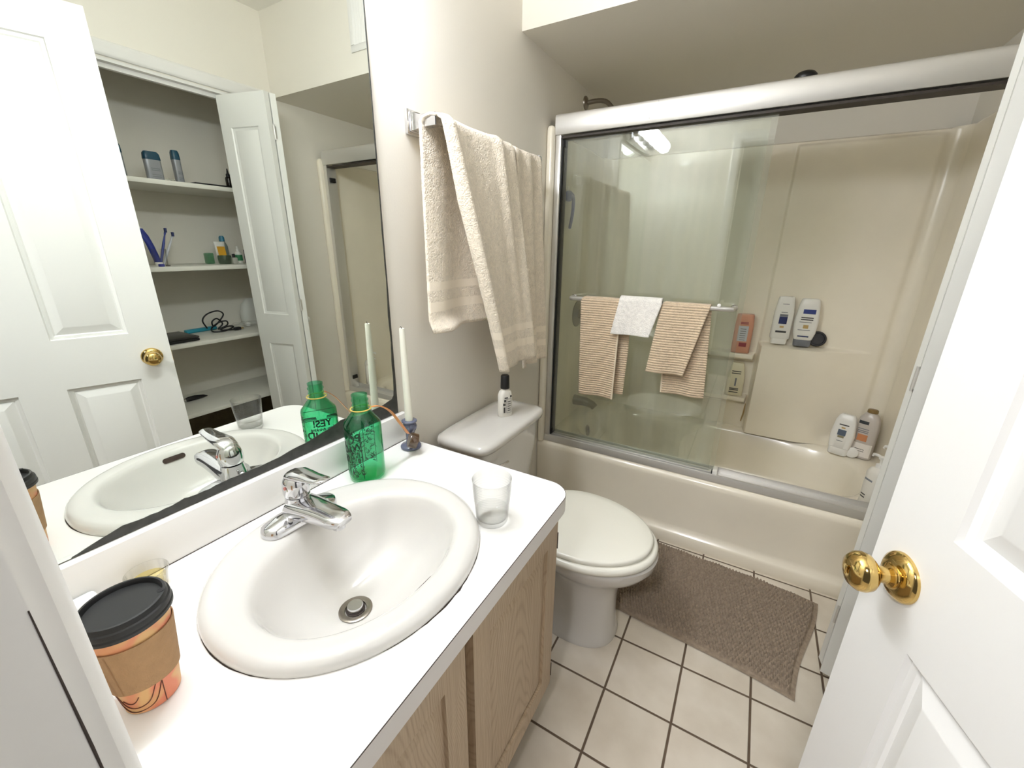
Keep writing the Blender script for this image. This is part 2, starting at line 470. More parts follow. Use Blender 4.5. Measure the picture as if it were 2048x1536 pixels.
# local x runs hinge -> free edge; the vanity side is local +y
PW = [(.118, .325), (.438, .645)]
PW = [(DW-.640, DW-.435), (DW-.318, DW-.111)]
pan = [(a, b, .20, .848) for a, b in PW]+[(a, b, 1.028, 1.962) for a, b in PW]
bm = panel_slab(DW, 2.074, .035, pan, RAISED)
bmesh.ops.translate(bm, vec=(0, -.0175, 0), verts=bm.verts)
part('door_slab', bm, DOORW, d1, world=False, sharp=25)
def knob_bm(s):
    bm = B(); y0 = 0 if s > 0 else -.035
    lathe(bm, [(.0001, .066), (.012, .0655), (.021, .062), (.0265, .055), (.0275, .048), (.0255, .041), (.020, .036), (.013, .033), (.0115, .028), (.0115, .020), (.0165, .017), (.0165, .014), (.019, .012)],
          (DW-.062, y0, .93), (0, s, 0), 48)
    return bm
for s in (1, -1):
    k = part('door_knob', knob_bm(s), BRASS, d1, world=False, sharp=50)
    bm = B(); lathe(bm, [(.0345, 0), (.0345, .003), (.033, .006), (.026, .011), (.0185, .013)], (DW-.062, 0 if s > 0 else -.035, .93), (0, s, 0), 48)
    part('rose', bm, BRASS, d1, par=k, world=False, sharp=50)
    bm = B(); box(bm, DW-.0635, DW-.0605, min(.0665*s, .069*s)+(0 if s > 0 else -.035), max(.0665*s, .069*s)+(0 if s > 0 else -.035), .923, .937, .0008)
    if s > 0: part('lock_button', bm, BRASS, d1, par=k, world=False)
for z in (.25, 1.05, 1.85):
    bm = B(); lathe(bm, [(.006, 0), (.006, .09)], (-.004, .004, z), (0, 0, 1), 12)
    part('hinge', bm, BRASS, d1, world=False)
bm = B(); box(bm, DW-.0005, DW+.0012, -.030, -.006, .90, .96); part('latch_plate', bm, BRASS, d1, world=False)

# bifold closet door, folded out of its opening: lead leaf and pivot leaf
def leaf(name, p0, p1, t, off):
    """leaf from p0 to p1 (x,y); off shifts it along its left normal"""
    dx, dy = p1[0]-p0[0], p1[1]-p0[1]; w = math.hypot(dx, dy)
    a = math.atan2(dy, dx)
    bm = panel_slab(w, 2.045, t, [(.062, w-.062, .14, .80), (.062, w-.062, .97, 1.90)], [(.004, .005), (.011, .007), (.014, .008), (.034, .003), (.037, .002)])
    bmesh.ops.translate(bm, vec=(0, off, 0), verts=bm.verts)
    bmesh.ops.rotate(bm, verts=bm.verts, cent=(0, 0, 0), matrix=Matrix.Rotation(a, 3, 'Z'))
    bmesh.ops.translate(bm, vec=(p0[0], p0[1], .022), verts=bm.verts)
    return bm
b1 = thing('door_2', None, None, (1.44, 1.44, 0), 0, kind='structure')
part('lead_leaf', leaf('l', (1.303, 1.435), (1.586, 1.362), .028, -.014), BIF, b1, sharp=25)
part('pivot_leaf', leaf('p', (1.303, 1.441), (1.583, 1.487), .028, .014), BIF, b1, sharp=25)
for z in (.243, 1.048, 1.897):
    bm = B(); lathe(bm, [(.0035, -.034), (.0035, .034)], (1.299, 1.438, z), (0, 0, 1), 10)
    box(bm, 1.3015, 1.3035, 1.420, 1.457, z-.028, z+.028); part('hinge', bm, ALU, b1)
bm = B(); lathe(bm, [(.007, 0), (.007, .010), (.014, .016), (.0165, .024), (.013, .031), (.0001, .033)], (1.350, 1.477, .955), (-.16, .987, 0), 24)
part('pull_knob', bm, WHITEP, b1)
bm = B(); box(bm, 1.45, 1.47, 1.392, 1.3955, 1.235, 1.238)
prism(bm, [(1.452, 1.262), (1.457, 1.262), (1.463, 1.245), (1.470, 1.258), (1.474, 1.256), (1.463, 1.220)], 'y', 1.3925, 1.3935)
part('chipped_paint', bm, mat('chip_wood', (196, 168, 140), .8), b1)
# ================================================================ vanity
SX, SY = .294, .433
cab = thing('vanity_cabinet', 'pickled oak vanity cabinet with two panelled doors under the white countertop', 'cabinet', (.27, .44, 0))
bm = B(); box(bm, .0, .532, .018, .036, .095, .747); box(bm, .0, .532, .832, .850, .095, .747); box(bm, .0, .532, .036, .832, .095, .112); box(bm, .001, .008, .036, .832, .112, .747)
box(bm, .515, .532, .036, .832, .69, .747); box(bm, .515, .532, .036, .832, .112, .13); box(bm, .515, .532, .42, .485, .13, .69)
part('cabinet_body', bm, OAK, cab)
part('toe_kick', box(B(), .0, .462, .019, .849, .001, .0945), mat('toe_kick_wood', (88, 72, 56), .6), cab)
# face frame
bm = B(); box(bm, .532, .5345, .018, .850, .68, .748); box(bm, .532, .5345, .018, .850, .095, .135)
box(bm, .532, .5345, .43, .475, .135, .68); box(bm, .532, .5345, .018, .06, .135, .68); box(bm, .532, .5345, .815, .850, .135, .68)
part('face_frame', bm, OAK, cab)
CABP = [(.005, .0005), (.007, .0085), (.0145, .009), (.017, .0085), (.032, .0025), (.036, .002)]
for y0, y1 in ((.036, .436), (.462, .842)):
    w = y1-y0
    bm = panel_slab(w, .585, .019, [(.052, w-.052, .055, .530)], CABP, both=False)
    bmesh.ops.rotate(bm, verts=bm.verts, cent=(0, 0, 0), matrix=Matrix.Rotation(PI/2, 3, 'Z'))   # front (-y) -> +x
    bmesh.ops.translate(bm, vec=(.5445, y0, .125), verts=bm.verts)
    part('cabinet_door', bm, OAK, cab, sharp=20)
for z in (.18, .64):
    bm = B(); box(bm, .536, .556, .842, .8435, z-.025, z+.025); part('hinge', bm, DARKSEAM, cab)

ct = thing('countertop', 'white laminate vanity countertop with low backsplash under the mirror', 'countertop', (.288, .445, .748))
outer = [(.0, .018)]+[(.577*k/8, .018) for k in range(1, 8)]+[(.577, .018)]+[(.577, .018+.794*k/12) for k in range(1, 13)]
outer += [(.517+.06*math.cos(a), .812+.06*math.sin(a)) for a in [PI/2*k/10 for k in range(0, 11)]][1:]
outer += [(.517*(1-k/8), .872) for k in range(1, 9)]+[(0, .872-.854*k/12) for k in range(1, 12)]
hole = []
for x, y in outer:
    a = math.atan2((y-SY)/.21, (x-SX)/.19); hole.append((SX+.20*math.cos(a), SY+.225*math.sin(a)))
bm = B()
ch = [(x+(.0012 if False else 0), y) for x, y in outer]
loft(bm, [[(x, y, .748) for x, y in hole], [(x, y, .79) for x, y in hole], [(x, y, .79) for x, y in outer], [(x, y, .748) for x, y in outer], [(x, y, .748) for x, y in hole]], False, False)
bmesh.ops.remove_doubles(bm, verts=bm.verts, dist=1e-6)
part('counter_slab', bm, LAM, ct, sharp=30)
edge = [p for p in outer if p[0] > .3 and p[1] > .03 or p[0] > .57]
edge = [p for p in outer if (p[0] >= .576 or (p[0] > .517 and p[1] > .8))]+[(.517*(1-k/8), .872) for k in range(0, 9)]
bm = B()
loft(bm, [[(x+(.0012 if y < .8 or x > .56 else .0006), y+(.0012 if y > .86 else 0), z) for x, y in edge] for z in (.748, .7893)], False, False, closed=False)
part('edge_band', bm, LAMSHADE, ct, label='front edge strip')
part('edge_seam', tube(B(), [(x+.0008, y+(.0008 if y > .86 else 0), .7896) for x, y in edge], .0007, 6), DARKSEAM, ct)
bm = B(); box(bm, .0, .018, .018, .872, .7905, .878, .0012)
part('backsplash', bm, LAM, ct)
bm = B(); box(bm, .0181, .0192, .018, .872, .7901, .7912); part('caulk_line', bm, DARKSEAM, ct)
# ring of grime where the sink sits on the counter
bm = B(); rs = []
for k in range(120):
    a = 2*PI*k/120; j = .0022*noise.noise(V((math.cos(a)*9, math.sin(a)*9, 1)))
    front = max(0, .55*math.cos(a)+.75*math.sin(a)*0+.4)
    w = .0006+.0026*front*max(.15, .6+noise.noise(V((math.cos(a)*14, math.sin(a)*14, 4))))
    rs.append((a, w))
loft(bm, [[(SX+(.233)*math.cos(a), SY+.2572*math.sin(a), .7903) for a, w in rs], [(SX+(.234+w)*math.cos(a), SY+(.2582+w)*math.sin(a), .7903) for a, w in rs], [(SX+(.234+w)*math.cos(a), SY+(.2582+w)*math.sin(a), .7901) for a, w in rs]], False, False)
part('grime_ring', bm, DARKSEAM, ct)

sk = thing('sink_basin', 'oval white ceramic drop in sink set in the vanity countertop', 'sink', (SX, SY, .66))
bm = B()
prof = [(SX, SY, .2335, .2575, .7904), (SX, SY, .2338, .2580, .796), (SX, SY, .2310, .2555, .803), (SX, SY, .2245, .249, .8085), (SX, SY, .214, .239, .8108), (SX+.002, SY, .202, .229, .8105),
        (.302, SY, .183, .218, .8095), (.311, SY, .168, .208, .808), (.3145, SY, .1595, .2015, .804), (.3155, SY, .1535, .1965, .796), (.3155, SY, .147, .190, .782),
        (.314, .4325, .138, .180, .758), (.312, .431, .124, .163, .728), (.309, .427, .104, .137, .701), (.305, .421, .076, .100, .6815), (.302, .414, .048, .060, .671), (.300, .410, .026, .027, .6665)]
loft(bm, [sup(cx, cy, z, a, b, 2.08, 96) for cx, cy, a, b, z in prof], False, True)
part('basin', bm, CERAM, sk, sharp=60)
bm = B(); lathe(bm, [(.0325, 0), (.0325, .0016), (.029, .003), (.021, .0018), (.019, -.004)], (.300, .410, .6685), (0, 0, 1), 40, False, True)
dr = part('drain_flange', bm, SATIN, sk)
bm = B(); lathe(bm, [(.0145, .001), (.0155, .003), (.0155, .011), (.0145, .0125), (.0001, .0127)], (.300, .410, .6685), (0, 0, 1), 32)
part('stopper', bm, CHROME, sk, par=dr)
bm = B(); lathe(bm, [(.0188, 0), (.0188, .0009)], (.300, .410, .6692), (0, 0, 1), 32); part('drain_throat', bm, DARKSEAM, sk, par=dr)
# overflow slot on the front wall of the bowl
bm = B(); oc_, on_, ot_ = V((.4650, .434, .786)), V((-.91, 0, .41)), V((.41, 0, .91))
def slot(off):
    out = []
    for k in range(32):
        t = 2*PI*k/32; c, s = math.cos(t), math.sin(t)
        out.append(oc_+on_*off+ot_*(.0075*s)+V((0, math.copysign(.020, c)*min(1, abs(c)*8)+.0075*c, 0)))
    return out
loft(bm, [slot(-.004), slot(.0030)])
part('overflow_slot', bm, mat('overflow_dark', (60, 46, 38), .8), sk)

# ---------------------------------------------------------------- faucet
FX, FY, FZ = .125, .432, .8095
fa = thing('faucet', 'chrome single lever faucet mounted on the back rim of the sink', 'faucet', (FX, FY, FZ))
bm = B()
def stad(hl, hw, z, dx=0, N=48):
    out = []
    for k in range(N):
        t = 2*PI*k/N; c, s = math.cos(t), math.sin(t)
        yy = hl-hw
        out.append(V((FX+dx+hw*c, FY+math.copysign(yy, s)*min(1, abs(s)*3)+hw*s, z)))
    return out
loft(bm, [stad(.083, .0285, FZ), stad(.083, .0285, FZ+.007), stad(.081, .0265, FZ+.014), stad(.075, .021, FZ+.0185), stad(.05, .014, FZ+.026)], True, True)
part('base_plate', bm, CHROME, fa, sharp=50)
bm = B()   # hub
lathe(bm, [(.0335, 0), (.031, .012), (.0275, .030), (.0245, .050), (.0245, .053), (.0235, .0535)], (FX, FY, FZ+.006), (.04, 0, 1), 48)
part('hub', bm, CHROME, fa, sharp=50)
def sst0(a, b, x):
    t = min(1, max(0, (x-a)/(b-a))); return t*t*(3-2*t)
bm = B()   # spout: rounded section swept forward and slightly up
rings = []
for t in [k/14 for k in range(15)]:
    x = FX-.005+.147*t; z = FZ+.029+.026*t-.012*t*t
    hw = .0345-.0075*sst0(0, .75, t)-(.0 if t < .9 else .006*(t-.9)/.1)
    hh = .023-.009*t
    if t > .9: hh *= 1-.25*(t-.9)/.1
    rr = []
    for k in range(28):
        a = 2*PI*k/28; c, s = math.cos(a), math.sin(a)
        rr.append(V((x+.004*s, FY+hw*math.copysign(abs(c)**.62, c), z+hh*math.copysign(abs(s)**.75, s))))
    rings.append(rr)
c0 = sum(rings[-1], V())/28
rings.append([c0+(p-c0)*.82+V((.005, 0, 0)) for p in rings[-1]])
loft(bm, rings)
sp = part('spout', bm, CHROME, fa, sharp=50)
bm = B(); lathe(bm, [(.0125, 0), (.0125, .015), (.011, .016)], (FX+.127, FY, FZ+.024), (0, 0, 1), 28); part('aerator', bm, CHROME, fa, par=sp)
bm = B()   # handle: domed cap with lever paddle
lathe(bm, [(.0245, 0), (.0262, .006), (.0268, .018), (.0255, .030), (.021, .041), (.012, .0475), (.0001, .049)], (FX+.001, FY, FZ+.0615), (.06, 0, 1), 48)
hd = part('handle', bm, CHROME, fa, sharp=60)
bm = B(); rings = []
for x, z, hw, hh in ((-.018, .092, .012, .006), (-.004, .105, .020, .011), (.018, .112, .0225, .011), (.042, .1145, .021, .0085), (.066, .1165, .0185, .0065), (.088, .120, .0165, .0055), (.100, .1225, .0145, .0045), (.105, .1235, .009, .0025)):
    rings.append([V((FX+x, FY+hw*math.copysign(abs(math.cos(a))**.8, math.cos(a)), FZ+z+hh*math.sin(a))) for a in [2*PI*k/24 for k in range(24)]])
loft(bm, rings); part('lever', bm, CHROME, fa, par=hd, sharp=60)
bm = B(); lathe(bm, [(.0035, 0), (.0035, .0012)], (FX+.006, FY-.0262, FZ+.087), (0, -1, .08), 14); part('hot_mark', bm, mat('red_mark', (196, 120, 110), .5), fa, par=hd)
bm = B(); lathe(bm, [(.0028, 0), (.0028, .030), (.0055, .033), (.0055, .041), (.003, .043)], (FX-.036, FY, FZ+.005), (0, 0, 1), 14); part('drain_rod', bm, CHROME, fa)

# ---------------------------------------------------------------- mirror
mi = thing('wall_mirror', 'large frameless wall mirror with blackened lower edge above the vanity', 'mirror', (-.003, .437, .8795))
bm = B(); box(bm, -.006, 0, .020, .855, .8795, 2.02); part('mirror_glass', bm, MIRROR, mi)
top = [(.122, .881), (.14, .886), (.19, .8975), (.22, .895), (.252, .8945), (.285, .8985), (.305, .896), (.329, .8965), (.36, .899), (.388, .898), (.43, .8975), (.478, .8995), (.51, .905), (.542, .907), (.58, .913), (.626, .921), (.65, .929), (.68, .926), (.72, .919), (.784, .920), (.81, .925), (.834, .930), (.842, .939), (.8445, .955), (.8465, .997), (.846, 1.049), (.8492, 1.10), (.8475, 1.18), (.8515, 1.278), (.850, 1.40), (.8525, 1.50), (.8508, 1.62), (.853, 1.72), (.8515, 1.85), (.8535, 2.02)]
poly = []
for (a, b), (c, d) in zip(top, top[1:]):
    for k in range(3):
        t = k/3; y, z = a+(c-a)*t, b+(d-b)*t
        j = .0016*noise.noise(V((y*90, z*40, 0)))
        poly.append((y+(j*.6 if z > .95 else 0), z+(j if z < .95 else 0)))
poly += [(.8552, 2.02), (.8552, .8795), (.120, .8795)]
bm = B(); prism(bm, poly, 'x', .0001, .0007)
part('corroded_edge', bm, DESILV, mi, label='black corroded silvering')

# vanity light bar above the mirror (just out of frame, seen in the shower glass)
vl = thing('vanity_light', 'chrome bar light with round bulbs mounted above the mirror', 'light', (0, .485, 2.03))
bm = B(); box(bm, -.006, .045, .175, .795, 2.03, 2.145, .006); part('light_bar', bm, CHROME, vl)
BULB = mat('lit_bulb', (255, 240, 218), .4, emit=(255, 226, 190), estr=1.0)
for k in range(4):
    y = .255+.153*k
    bm = B(); lathe(bm, [(.024, 0), (.024, .022), (.018, .026)], (.045, y, 2.0875), (1, 0, 0), 24); s = part('lamp_socket', bm, CHROME, vl)
    bm = B(); lathe(bm, [(.013, 0), (.016, .012), (.030, .026), (.0395, .044), (.0420, .060), (.0395, .078), (.029, .094), (.014, .101), (.0001, .1025)], (.068, y, 2.0875), (1, 0, 0), 28)
    part('bulb', bm, BULB, vl, par=s)
# ================================================================ tub, surround, shower door
tb = thing('bathtub', 'cream built in bathtub with plain apron behind the bath mat', 'bathtub', (.78, 2.25, 0))
ap = [(1.905, 0), (1.846, 0), (1.842, .012), (1.842, .052), (1.848, .064), (1.862, .076), (1.866, .095), (1.862, .20), (1.857, .315), (1.854, .337), (1.856, .353), (1.864, .365), (1.876, .371), (1.905, .372)]
bm = B(); prism(bm, ap, 'x', -.004, XR-.003); part('apron', bm, ACRYL, tb, sharp=50)
cx, cy = .7815, 2.286
pr = [(.782, .41, .372, 30, 0), (.735, .335, .372, 7, 0), (.70, .312, .3715, 4, 0), (.688, .300, .366, 3.6, 0), (.676, .290, .350, 3.4, 0), (.655, .275, .27, 3.2, 0), (.625, .258, .16, 3.0, -.01), (.59, .235, .095, 2.8, -.02), (.54, .20, .075, 2.6, -.03), (.3, .1, .072, 2.4, -.05)]
bm = B(); loft(bm, [sup(cx+d, cy, z, a, b, n, 96) for a, b, z, n, d in pr], False, True)
part('basin', bm, ACRYL, tb, sharp=60)

su = thing('shower_surround', 'cream moulded shower surround with soap ledges lining the tub alcove', 'surround', (.78, 2.63, .372))
SB = 2.632
def sst(a, b, x):
    t = min(1, max(0, (x-a)/(b-a))); return t*t*(3-2*t)
def back_off(x, z):
    o = 0
    r = sst(.955, .972, x)*(1-sst(1.47, 1.50, x))
    o = max(o, .014*r*(1-sst(1.835, 1.85, z)))
    rl = sst(.955, .975, x)*(1-sst(1.18, 1.46, x))
    o += rl*.075*(1-sst(.878, .892, z))
    for zl, th in ((.822, .022), (.572, .022)):
        c = sst(.60, .615, x)*(1-sst(.943, .955, x))
        o = max(o, .072*c*sst(zl-.06, zl-th, z)*(1-sst(zl-.004, zl+.002, z)))
    o = max(o, .05*(1-sst(.40, .47, z))*(sst(.9, 1.1, x)))
    return o
def frange(a, b, n): return [a+(b-a)*k/n for k in range(n+1)]
xsb = sorted(set(frange(.06, .59, 12)+frange(.59, .63, 8)+frange(.63, .93, 8)+frange(.93, .99, 16)+frange(.99, 1.44, 18)+frange(1.44, 1.50, 8)))
zsb = sorted(set(frange(.372, .50, 12)+frange(.50, .58, 24)+frange(.58, .75, 6)+frange(.75, .90, 48)+frange(.90, 1.80, 18)+frange(1.80, 1.855, 12)))
bm = B(); path = []
for k in range(9): path.append((.012, 1.885+.62*k/8+(0), None))
for k in range(1, 9):
    a = PI-PI/2*k/9; path.append((.062+.05*math.cos(a), 2.582+.05*math.sin(a), None))
path = [(.012, 1.885+.697*k/8) for k in range(9)]+[(.062+.05*math.cos(PI-PI/2*k/9), 2.582+.05*math.sin(PI-PI/2*k/9)) for k in range(1, 9)]
rows = []
pts_l = path; pts_r = [(1.502+.05*math.cos(PI/2-PI/2*k/9), 2.582+.05*math.sin(PI/2-PI/2*k/9)) for k in range(1, 10)]+[(1.552, 2.582-.697*k/8) for k in range(1, 9)]
for z in zsb:
    row = [V((x, y, z)) for x, y in pts_l]+[V((x, SB-back_off(x, z), z)) for x in xsb]+[V((x, y, z)) for x, y in pts_r]
    rows.append(row)
# lip at the top going back to the wall
lip = [V((x-(.006 if x < .06 else 0)+(.006 if x > 1.505 else 0), y+(.012 if .05 < x < 1.51 and y > 2.6 else 0), 1.862)) for x, y, z in rows[-1]]
lip2 = [V((-.004 if p.x < .06 and p.y < 2.6 else (1.564 if p.x > 1.505 and p.y < 2.6 else p.x), 2.698 if (.05 < p.x < 1.51 and p.y > 2.55) else p.y, 1.863)) for p in lip]
loft(bm, rows+[lip, lip2], False, False, closed=False)
part('wall_panel', bm, ACRYL, su, sharp=50)
for xa in (.0125, 1.5475):                        # rounded front flanges
    bm = B(); hw = .0165
    def oc(z, s): return [V((xa+hw*s*math.copysign(abs(math.cos(t))**.7, math.cos(t)), 1.868+.022*s*math.copysign(abs(math.sin(t))**.7, math.sin(t)), z)) for t in [2*PI*k/24 for k in range(24)]]
    loft(bm, [oc(.372, 1), oc(1.845, 1), oc(1.858, .92), oc(1.866, .7), oc(1.869, .3)])
    part('front_flange', bm, ACRYL, su, sharp=60)
bm = B()
pts = spline([(.953, 2.574, .535), (.951, 2.58, .47), (.945, 2.59, .42)], 6); tube(bm, pts, [.002+.002*math.sin(PI*k/len(pts)) for k in range(len(pts))], 6)
part('rust_stain', bm, mat('rust_stain', (176, 146, 96), .6), su)

fr = thing('shower_door_frame', 'brushed aluminium shower door frame with tall header above the tub', 'shower door frame', (.78, 1.9, .372))
JL, JR = .030, 1.5305
bm = B()   # header profile (y,z): bowed face
hp = [(1.871, 1.832), (1.869, 1.836), (1.866, 1.865), (1.8655, 1.898), (1.869, 1.907), (1.880, 1.912), (1.945, 1.912), (1.945, 1.826), (1.9395, 1.826), (1.9395, 1.905), (1.880, 1.905), (1.8755, 1.895), (1.8755, 1.832)]
prism(bm, hp, 'x', JL-.001, JR+.001); part('header', bm, ALU, fr, sharp=35)
bm = B()
for k in range(9):
    x = .375+.016*k+.01*random.random(); z0 = 1.845+.02*random.random(); z1 = z0+.02+.028*random.random()
    tube(bm, [(x, 1.8668, z1), (x+.001, 1.8660, (z0+z1)/2), (x, 1.8672, z0)], .0006, 5)
part('drip_marks', bm, mat('drip_grey', (160, 156, 152), .6), fr)
for x0, x1 in ((JL, JL+.026), (JR-.026, JR)):
    bm = B(); box(bm, x0, x1, 1.872, 1.942, .385, 1.832, .003); part('side_jamb', bm, ALU, fr)
bm = B()
tp = [(1.868, .3715), (1.868, .388), (1.872, .404), (1.878, .4065), (1.884, .404), (1.884, .392), (1.936, .392), (1.936, .415), (1.942, .415), (1.942, .3715)]
prism(bm, tp, 'x', JL, JR); part('bottom_track', bm, ALU, fr, sharp=35)
for x, z in ((JL+.0262, 1.80), (JL+.0262, .425), (JR-.0362, 1.75), (JR-.0362, .47)):
    bm = B(); box(bm, x, x+.010, 1.886, 1.925, z-.013, z+.013, .002); part('rubber_bumper', bm, RUBBER, fr)
bm = B(); box(bm, .862, .882, 1.879, 1.935, .392, .421, .002); gd = part('guide', bm, WHITEP, fr)
bm = B(); box(bm, .858, .8615, 1.877, 1.900, .393, .420); part('guide_insert', bm, RUBBER, fr, par=gd)
bm = B(); box(bm, JL+.026, JL+.032, 1.884, 1.936, .405, 1.83); part('jamb_seal', bm, RUBBER, fr)
bm = B(); box(bm, JL+.026, JR-.026, 1.876, 1.938, 1.818, 1.826); part('header_shade_strip', bm, mat('header_shade_dark', (52, 44, 38), .6), fr)  # dark strip painting in the shade line beneath the header

def pane(name, label, x0, x1, y, bar):
    g = thing(name, label, 'glass panel', ((x0+x1)/2, y, .41), group='sliding shower glass panels')
    bm = B(); box(bm, x0, x1, y-.0025, y+.0025, .400, 1.822); part('glass_pane', bm, PANE, g)
    bm = B(); box(bm, x0, x1, y-.006, y+.006, .393, .408, .002); part('bottom_rail', bm, ALU, g)
    if bar:
        Y = 1.832; bb = []
        bm = B()
        pts = [(.150, y-.004, 1.145), (.150, y-.03, 1.145), (.156, Y+.006, 1.145), (.170, Y, 1.145), (.50, Y, 1.145), (.812, Y, 1.145), (.828, Y+.006, 1.145), (.834, Y+.03, 1.145), (.834, y-.004, 1.145)]
        tube(bm, pts, .0095, 16); t = part('towel_bar', bm, ALU, g)
        for xx in (.150, .834):
            bm = B(); lathe(bm, [(.013, 0), (.013, .004), (.008, .009)], (xx, y-.0027, 1.145), (0, -1, 0), 20); part('bracket', bm, CHROME, g, par=t)
        bm = B(); lathe(bm, [(.007, 0), (.007, .006), (.0001, .009)], (.782, Y-.002, 1.157), (0, -1, .3), 14); part('bumper', bm, WHITEP, g, par=t)
    return g
pane('sliding_glass_panel', 'outer sliding shower glass panel carrying the towel bar', .064, .866, 1.897, True)
pane('sliding_glass_panel', 'inner sliding shower glass panel right behind the one with the towel bar', .066, .845, 1.922, False)

# plumbing on the left alcove wall
sa = thing('shower_pipe', 'bent shower arm with round flange on the wall above the shower header', 'shower arm', (-.006, 2.29, 2.062))
bm = B(); lathe(bm, [(.031, 0), (.030, .006), (.022, .011), (.011, .014)], (-.006, 2.29, 2.062), (1, 0, 0), 28); part('flange', bm, SATIN, sa)
bm = B(); tube(bm, spline([(.004, 2.29, 2.062), (.05, 2.29, 2.064), (.10, 2.287, 2.055), (.135, 2.283, 2.025), (.15, 2.281, 2.0)], 6), .0105, 16); part('pipe', bm, SATIN, sa)
bm = B(); lathe(bm, [(.012, 0), (.016, .012), (.018, .03), (.040, .055), (.042, .066), (.036, .069)], (.150, 2.281, 2.001), (.42, -.05, -.9), 28); part('shower_head', bm, SATIN, sa)
vv = thing('shower_valve', 'round chrome shower valve on the wall behind the hanging hand towel', 'valve', (.012, 2.30, 1.0))
bm = B(); lathe(bm, [(.075, 0), (.074, .005), (.045, .012), (.026, .016), (.024, .05), (.018, .054)], (.0125, 2.30, 1.0), (1, 0, 0), 36); part('escutcheon', bm, SATIN, vv)
bm = B(); lathe(bm, [(.020, 0), (.034, .010), (.036, .035), (.028, .046), (.0001, .048)], (.066, 2.30, 1.0), (1, 0, 0), 12); part('handle', bm, CHROME, vv)
solo('tub_spout', tube(B(), [(.0125, 2.34, .452), (.03, 2.34, .452), (.09, 2.34, .450), (.13, 2.34, .440), (.150, 2.34, .424)], [.033, .031, .027, .024, .021], 20), SATIN,
     'metal tub spout low on the wall behind the shower glass', 'spout')
bm = B(); lathe(bm, [(.036, 0), (.035, .006), (.010, .010), (.0001, .010)], (.120, 2.31, .275), (.96, 0, .28), 28); box(bm, .126, .136, 2.306, 2.314, .262, .302, .002)
solo('overflow_plate', bm, SATIN, 'round overflow plate with trip lever inside the tub', 'overflow plate')

# ================================================================ toilet
to = thing('toilet', 'white toilet with closed ivory seat beside the vanity', 'toilet', (.38, 1.213, 0))
TY = 1.213
bm = B()
def eg(cx, a, b, z, n=2.0, N=64, egg=.0):
    out = []
    for k in range(N):
        t = 2*PI*k/N; c, s = math.cos(t), math.sin(t)
        out.append(V((cx+a*math.copysign(abs(c)**(2/n), c), TY+b*math.copysign(abs(s)**(2/n), s)*(1-egg*c), z)))
    return out
loft(bm, [eg(.50, .155, .118, 0, 2.3), eg(.50, .157, .120, .012, 2.3), eg(.503, .148, .112, .03, 2.3), eg(.505, .138, .100, .10, 2.3), eg(.512, .130, .094, .19, 2.2), eg(.520, .136, .098, .25, 2.15), eg(.523, .165, .122, .285, 2.1), eg(.522, .215, .158, .325, 2.05), eg(.520, .240, .175, .36, 2.05), eg(.518, .245, .180, .385, 2.05), eg(.518, .235, .172, .392, 2.05)])
part('bowl', bm, TOILC, to, sharp=60)
bm = B()   # trapway and rear deck
def rr(x0, x1, hy, z, n=5, N=40): return sup((x0+x1)/2, TY, z, (x1-x0)/2, hy, n, N)
loft(bm, [rr(.14, .42, .11, 0, 4), rr(.15, .42, .105, .03, 4), rr(.20, .42, .070, .09, 3), rr(.16, .42, .075, .20, 3), rr(.08, .42, .095, .31, 4), rr(.03, .40, .125, .375, 5), rr(.03, .40, .125, .392, 5)])
part('trapway', bm, TOILC, to, sharp=60)
for s in (-1, 1):
    bm = B(); lathe(bm, [(.014, 0), (.014, .012), (.009, .022), (.0001, .025)], (.40, TY+.128*s, 0), (0, 0, 1), 20); part('bolt_cap', bm, WHITEP, to)
bm = B()
loft(bm, [rr(.035, .185, .175, .393, 6), rr(.032, .195, .19, .43, 6), rr(.028, .212, .208, .60, 7), rr(.026, .218, .213, .714, 7)])
tk = part('tank', bm, TOILC, to, sharp=60)
bm = B()
loft(bm, [rr(.022, .222, .217, .7155, 7, 64), rr(.012, .236, .227, .720, 7, 64), rr(.011, .240, .229, .735, 7, 64), rr(.014, .236, .225, .746, 7, 64), rr(.024, .224, .213, .7525, 6, 64), rr(.05, .19, .18, .7555, 5, 64)])
part('tank_lid', bm, TOILC, to, sharp=60)
bm = B(); lathe(bm, [(.011, 0), (.011, .008)], (.219, TY-.155, .655), (1, 0, 0), 18); tube(bm, [(.232, TY-.158, .655), (.236, TY-.13, .652), (.236, TY-.085, .646)], [.006, .0055, .005], 10)
part('flush_lever', bm, CHROME, to, par=tk)
bm = B(); box(bm, .10, .112, TY+.2135, TY+.2150, .60, .625); part('maker_mark', bm, mat('grey_mark', (120, 112, 104), .6), to, par=tk)
def seat_ring(z, k, x0=.305, tip=.772):
    a = (tip-x0)/2*k; return eg((x0+tip)/2-.012, a, .203*k, z, 2.15, 80, .13)
bm = B(); loft(bm, [seat_ring(.393, .95), seat_ring(.396, .985), seat_ring(.406, 1), seat_ring(.416, .985), seat_ring(.420, .95), seat_ring(.420, .7)])
part('seat', bm, SEATC, to, sharp=60)
def lid_ring(z, k): 
    a = (.752-.295)/2*k; return eg((.752+.295)/2-.010, a, .193*k, z, 2.15, 80, .13)
bm = B(); loft(bm, [lid_ring(.4225, .96), lid_ring(.4235, .99), lid_ring(.430, 1.0), lid_ring(.436, .99), lid_ring(.440, .955), lid_ring(.4425, .80), lid_ring(.4435, .4)])
part('lid', bm, SEATC, to, sharp=60)
for s in (-1, 1):
    bm = B(); lathe(bm, [(.012, -.03), (.012, .03)], (.287, TY+.075*s, .418), (0, 1, 0), 16); box(bm, .272, .300, TY+.075*s-.02, TY+.075*s+.02, .3925, .418); part('hinge', bm, SEATC, to)

